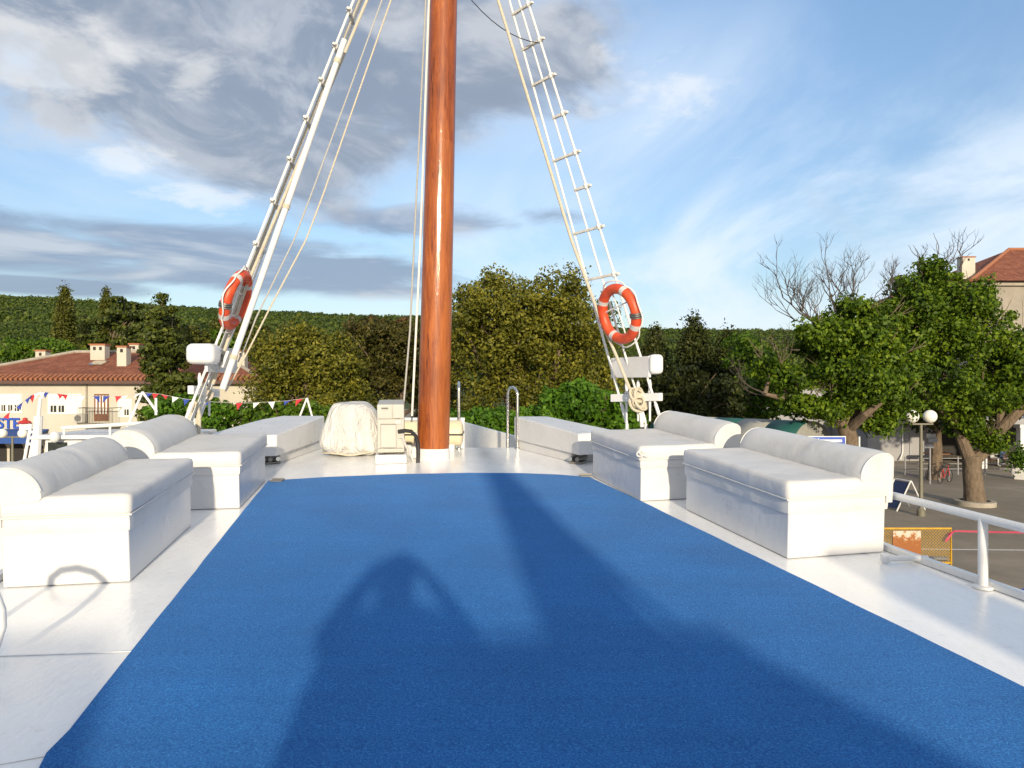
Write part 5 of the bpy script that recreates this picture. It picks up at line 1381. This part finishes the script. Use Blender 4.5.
wp = [P(a, b, NY-.02)-bo_ for a, b in path]
MB().tube(wp, .006, 5).build('string', M['grey_rope'], bt)
fx = [3,12,16,25,29,34,38,42,57,61,78,93,103,115,121,136,146,152,161,172,183,205,236,253,268,284,296]
pxs = [a for a, b in path]; pys = [b for a, b in path]
for i, fxx in enumerate(fx):
    a = P(fxx, np.interp(fxx, pxs, pys), NY-.02)-bo_; b = P(fxx+7, np.interp(fxx+7, pxs, pys), NY-.02)-bo_
    tip = (a+b)/2 + Vector((random.uniform(-.12,.10), random.uniform(-.09,.05), -random.uniform(.12,.21)))
    m = ('flagred','flagblue','flagwhite')[(i*2+i//3) % 3]
    fo_ = MB(); mid = (a+b)/2+Vector((0,.02,0)); fo_.add([a, mid, b, tip, (a+tip)/2+Vector((0,.015,0)), (b+tip)/2-Vector((0,.015,0))], [(0,1,4),(1,3,4),(1,5,3),(1,2,5)])
    fo_.build('flag', M[m], bt, smooth=False).modifiers.new('thickness','SOLIDIFY').thickness = .004

# ------------------------------------------------------------------ sky, sun, camera
AZ = math.atan2(405-512, F); EL_ = math.atan(171/747.7)
sun_dir = Vector((-math.sin(AZ)*math.cos(EL_), -math.cos(AZ)*math.cos(EL_), math.sin(EL_)))   # towards the sun
sl_ = bpy.data.lights.new('sun', 'SUN'); sl_.energy = 2.75; sl_.angle = R(1.2); sl_.color = (1, .85, .62)
so_ = bpy.data.objects.new('sun', sl_); COL.objects.link(so_); so_.rotation_euler = (-sun_dir).to_track_quat('-Z', 'Y').to_euler()

w = bpy.data.worlds.new('World'); scn.world = w; w.use_nodes = True
nt = w.node_tree; bg = nt.nodes['Background']
sky = nt.nodes.new('ShaderNodeTexSky'); sky.sky_type = 'NISHITA'; sky.sun_disc = False
sky.sun_elevation = EL_; sky.sun_rotation = math.atan2(sun_dir.x, sun_dir.y); sky.air_density = 1.0; sky.dust_density = .6; sky.ozone_density = 2.0
tc = nt.nodes.new('ShaderNodeTexCoord')
sep = N(nt, 'ShaderNodeSeparateXYZ', {0: tc.outputs['Generated']})
x_, y_, z_ = sep.outputs
az = mathn(nt, 'ARCTAN2', x_, y_)                           # 0 ahead, + right
el = mathn(nt, 'ARCSINE', z_)
inv = mathn(nt, 'DIVIDE', 1.0, mathn(nt, 'ADD', mathn(nt, 'MAXIMUM', z_, 0.0), .16))
cx_ = mathn(nt, 'MULTIPLY', x_, inv); cy_ = mathn(nt, 'MULTIPLY', y_, inv)
pl_ = N(nt, 'ShaderNodeCombineXYZ', {0: cx_, 1: cy_, 2: 0.0}).outputs[0]
def fbm(vec, scale, detail, rough, dist=0.0, off=(0,0,0), sc=(1,1,1), rot=0):
    mp = N(nt, 'ShaderNodeMapping', {'Vector': vec, 'Location': off, 'Scale': sc, 'Rotation': (0,0,rot)})
    return N(nt, 'ShaderNodeTexNoise', {'Vector': mp.outputs[0], 'Scale': scale, 'Detail': detail, 'Roughness': rough, 'Distortion': dist}).outputs[0]
def blob(px, py, rx, ry, soft=1.0):
    """soft patch of sky around a direction"""
    a0 = math.atan2(px-512, F); e0 = math.atan((384-py)/math.hypot(F, px-512))
    u = mathn(nt, 'DIVIDE', mathn(nt, 'SUBTRACT', az, a0), rx/F); v = mathn(nt, 'DIVIDE', mathn(nt, 'SUBTRACT', el, e0), ry/F)
    d = mathn(nt, 'SQRT', mathn(nt, 'ADD', mathn(nt, 'MULTIPLY', u, u), mathn(nt, 'MULTIPLY', v, v)))
    return mathn(nt, 'SUBTRACT', 1.0, d, clamp=True) if soft == 1.0 else mathn(nt, 'MULTIPLY', mathn(nt, 'SUBTRACT', 1.0, d, clamp=True), soft, clamp=True)
def vmax(*a):
    r = a[0]
    for q in a[1:]: r = mathn(nt, 'MAXIMUM', r, q)
    return r
def mix(fac, a, b):
    n = N(nt, 'ShaderNodeMixRGB', {0: fac, 1: a, 2: b}); return n.outputs[0]
def sstep(v, a, b):
    n = N(nt, 'ShaderNodeMapRange', {'Value': v, 'From Min': a, 'From Max': b}, interpolation_type='SMOOTHSTEP'); return n.outputs[0]
SK = 8.0
def C3(r, g, b): return (r*SK, g*SK, b*SK, 1)
tint = ramp(nt, z_, [(0.0, (.56, .54, .56)), (.12, (.64, .62, .64)), (.45, (.93, .93, .95))])
base = N(nt, 'ShaderNodeMixRGB', {0: 1.0, 1: sky.outputs[0], 2: tint}, blend_type='MULTIPLY').outputs[0]
# high thin veil, streaky, mostly on the right and low
veil = fbm(pl_, 1.1, 7, .6, .6, (3.3, 1.2, 0), (1.0, .55, 1), R(25))
veilm = vmax(blob(860, 250, 620, 170, 1.5), blob(700, 130, 330, 130, .9), blob(200, 175, 420, 90, .55), .15)
vf = mathn(nt, 'MULTIPLY', sstep(veil, .34, .64), veilm, clamp=True)
c = mix(mathn(nt, 'MULTIPLY', vf, .92), base, C3(.44, .50, .57))
# grey cumulus bank upper left and long dark bars near the horizon
pe2 = N(nt, 'ShaderNodeCombineXYZ', {0: mathn(nt, 'ADD', az, mathn(nt, 'MULTIPLY', el, .35)), 1: mathn(nt, 'MULTIPLY', el, 1.75), 2: 0.0}).outputs[0]
n_big = fbm(pe2, 3.1, 9, .58, .3, (5.2, .7, 0))
n_lit = fbm(pe2, 3.1, 5, .5, .3, (5.2-.02, .7+.07, 0))
mk = vmax(blob(250, 20, 330, 200, 2.0), blob(60, 60, 220, 95, 1.5), blob(430, 50, 180, 150, 1.6), blob(565, 40, 105, 100, 1.0), blob(360, 140, 170, 60, 1.1))
dens = mathn(nt, 'ADD', mathn(nt, 'MULTIPLY', n_big, 1.0), mathn(nt, 'MULTIPLY', mathn(nt, 'SUBTRACT', mk, .60), .36))
cf = sstep(dens, .40, .64)
relief = mathn(nt, 'SUBTRACT', n_big, n_lit)
lit = sstep(relief, .0, .12)
thick = sstep(dens, .47, .62)
ccol = mix(thick, C3(.28, .325, .40), C3(.165, .192, .24))
ccol = mix(mathn(nt, 'MULTIPLY', lit, .45), ccol, C3(.48, .47, .46))
n_m = fbm(pe2, 7.5, 7, .62, .5, (1.3, 3.7, 0))
ccol = mix(mathn(nt, 'MULTIPLY', sstep(n_m, .46, .66), .5), ccol, C3(.36, .375, .40))
ccol = mix(mathn(nt, 'MULTIPLY', sstep(n_m, .54, .36), .35), ccol, C3(.125, .155, .205))
c = mix(mathn(nt, 'MULTIPLY', cf, .90), c, ccol)
pe = N(nt, 'ShaderNodeCombineXYZ', {0: mathn(nt, 'MULTIPLY', az, 1.6), 1: mathn(nt, 'MULTIPLY', el, 9.0), 2: 0.0}).outputs[0]
nb_ = fbm(pe, 1.9, 9, .6, .9, (1.7, 2.2, 0))
mb2 = vmax(blob(40, 245, 420, 48, 1.8), blob(230, 268, 330, 34, 1.7), blob(40, 285, 170, 16, 1.6), blob(400, 222, 160, 26, 1.0), blob(570, 215, 80, 16, .8), blob(400, 290, 200, 16, .9))
d2 = mathn(nt, 'ADD', nb_, mathn(nt, 'MULTIPLY', mathn(nt, 'SUBTRACT', mb2, .55), .5))
f2 = sstep(d2, .38, .66)
nb2 = fbm(pe, 1.9, 4, .5, .5, (1.7, 2.2-.28, 0))
lit2 = sstep(mathn(nt, 'SUBTRACT', nb_, nb2), -.04, .2)
c2 = mix(mathn(nt, 'MULTIPLY', lit2, .7), C3(.14, .178, .25), C3(.38, .39, .41))
c = mix(mathn(nt, 'MULTIPLY', f2, .80), c, c2)
# small bright puffs
n_p = fbm(pl_, 4.2, 7, .6, .3, (.4, 8.1, 0))
mp_ = vmax(blob(40, 60, 120, 70, 1.2), blob(190, 70, 70, 60, .9), blob(640, 100, 110, 60, .75), blob(600, 60, 60, 60, .7), blob(130, 160, 60, 30, 1), blob(205, 195, 90, 25, 1))
fp_ = sstep(mathn(nt, 'ADD', n_p, mathn(nt, 'MULTIPLY', mathn(nt, 'SUBTRACT', mp_, .6), .4)), .42, .62)
c = mix(mathn(nt, 'MULTIPLY', fp_, .42), c, C3(.56, .55, .53))
# unseen pale cloud overhead and behind the camera, added as fill light
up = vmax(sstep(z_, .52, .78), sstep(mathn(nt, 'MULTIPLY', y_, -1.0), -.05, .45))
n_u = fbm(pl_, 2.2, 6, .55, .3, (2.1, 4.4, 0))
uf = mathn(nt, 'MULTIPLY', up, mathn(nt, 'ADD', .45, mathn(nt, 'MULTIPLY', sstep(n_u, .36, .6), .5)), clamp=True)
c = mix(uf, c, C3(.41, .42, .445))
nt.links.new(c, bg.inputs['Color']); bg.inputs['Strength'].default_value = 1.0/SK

cam = bpy.data.cameras.new('camera'); co = bpy.data.objects.new('camera', cam); COL.objects.link(co)
cam.sensor_width = 36; cam.lens = F/1024*36; cam.clip_end = 6000; cam.clip_start = .01
co.location = (0, 0, CZ); co.rotation_euler = (R(90), 0, 0); scn.camera = co
scn.render.resolution_x = 1024; scn.render.resolution_y = 768
vs_ = scn.view_settings; vs_.view_transform = 'Standard'; vs_.look = 'None'; vs_.gamma = 1; vs_.use_curve_mapping = False; vs_.exposure = .94
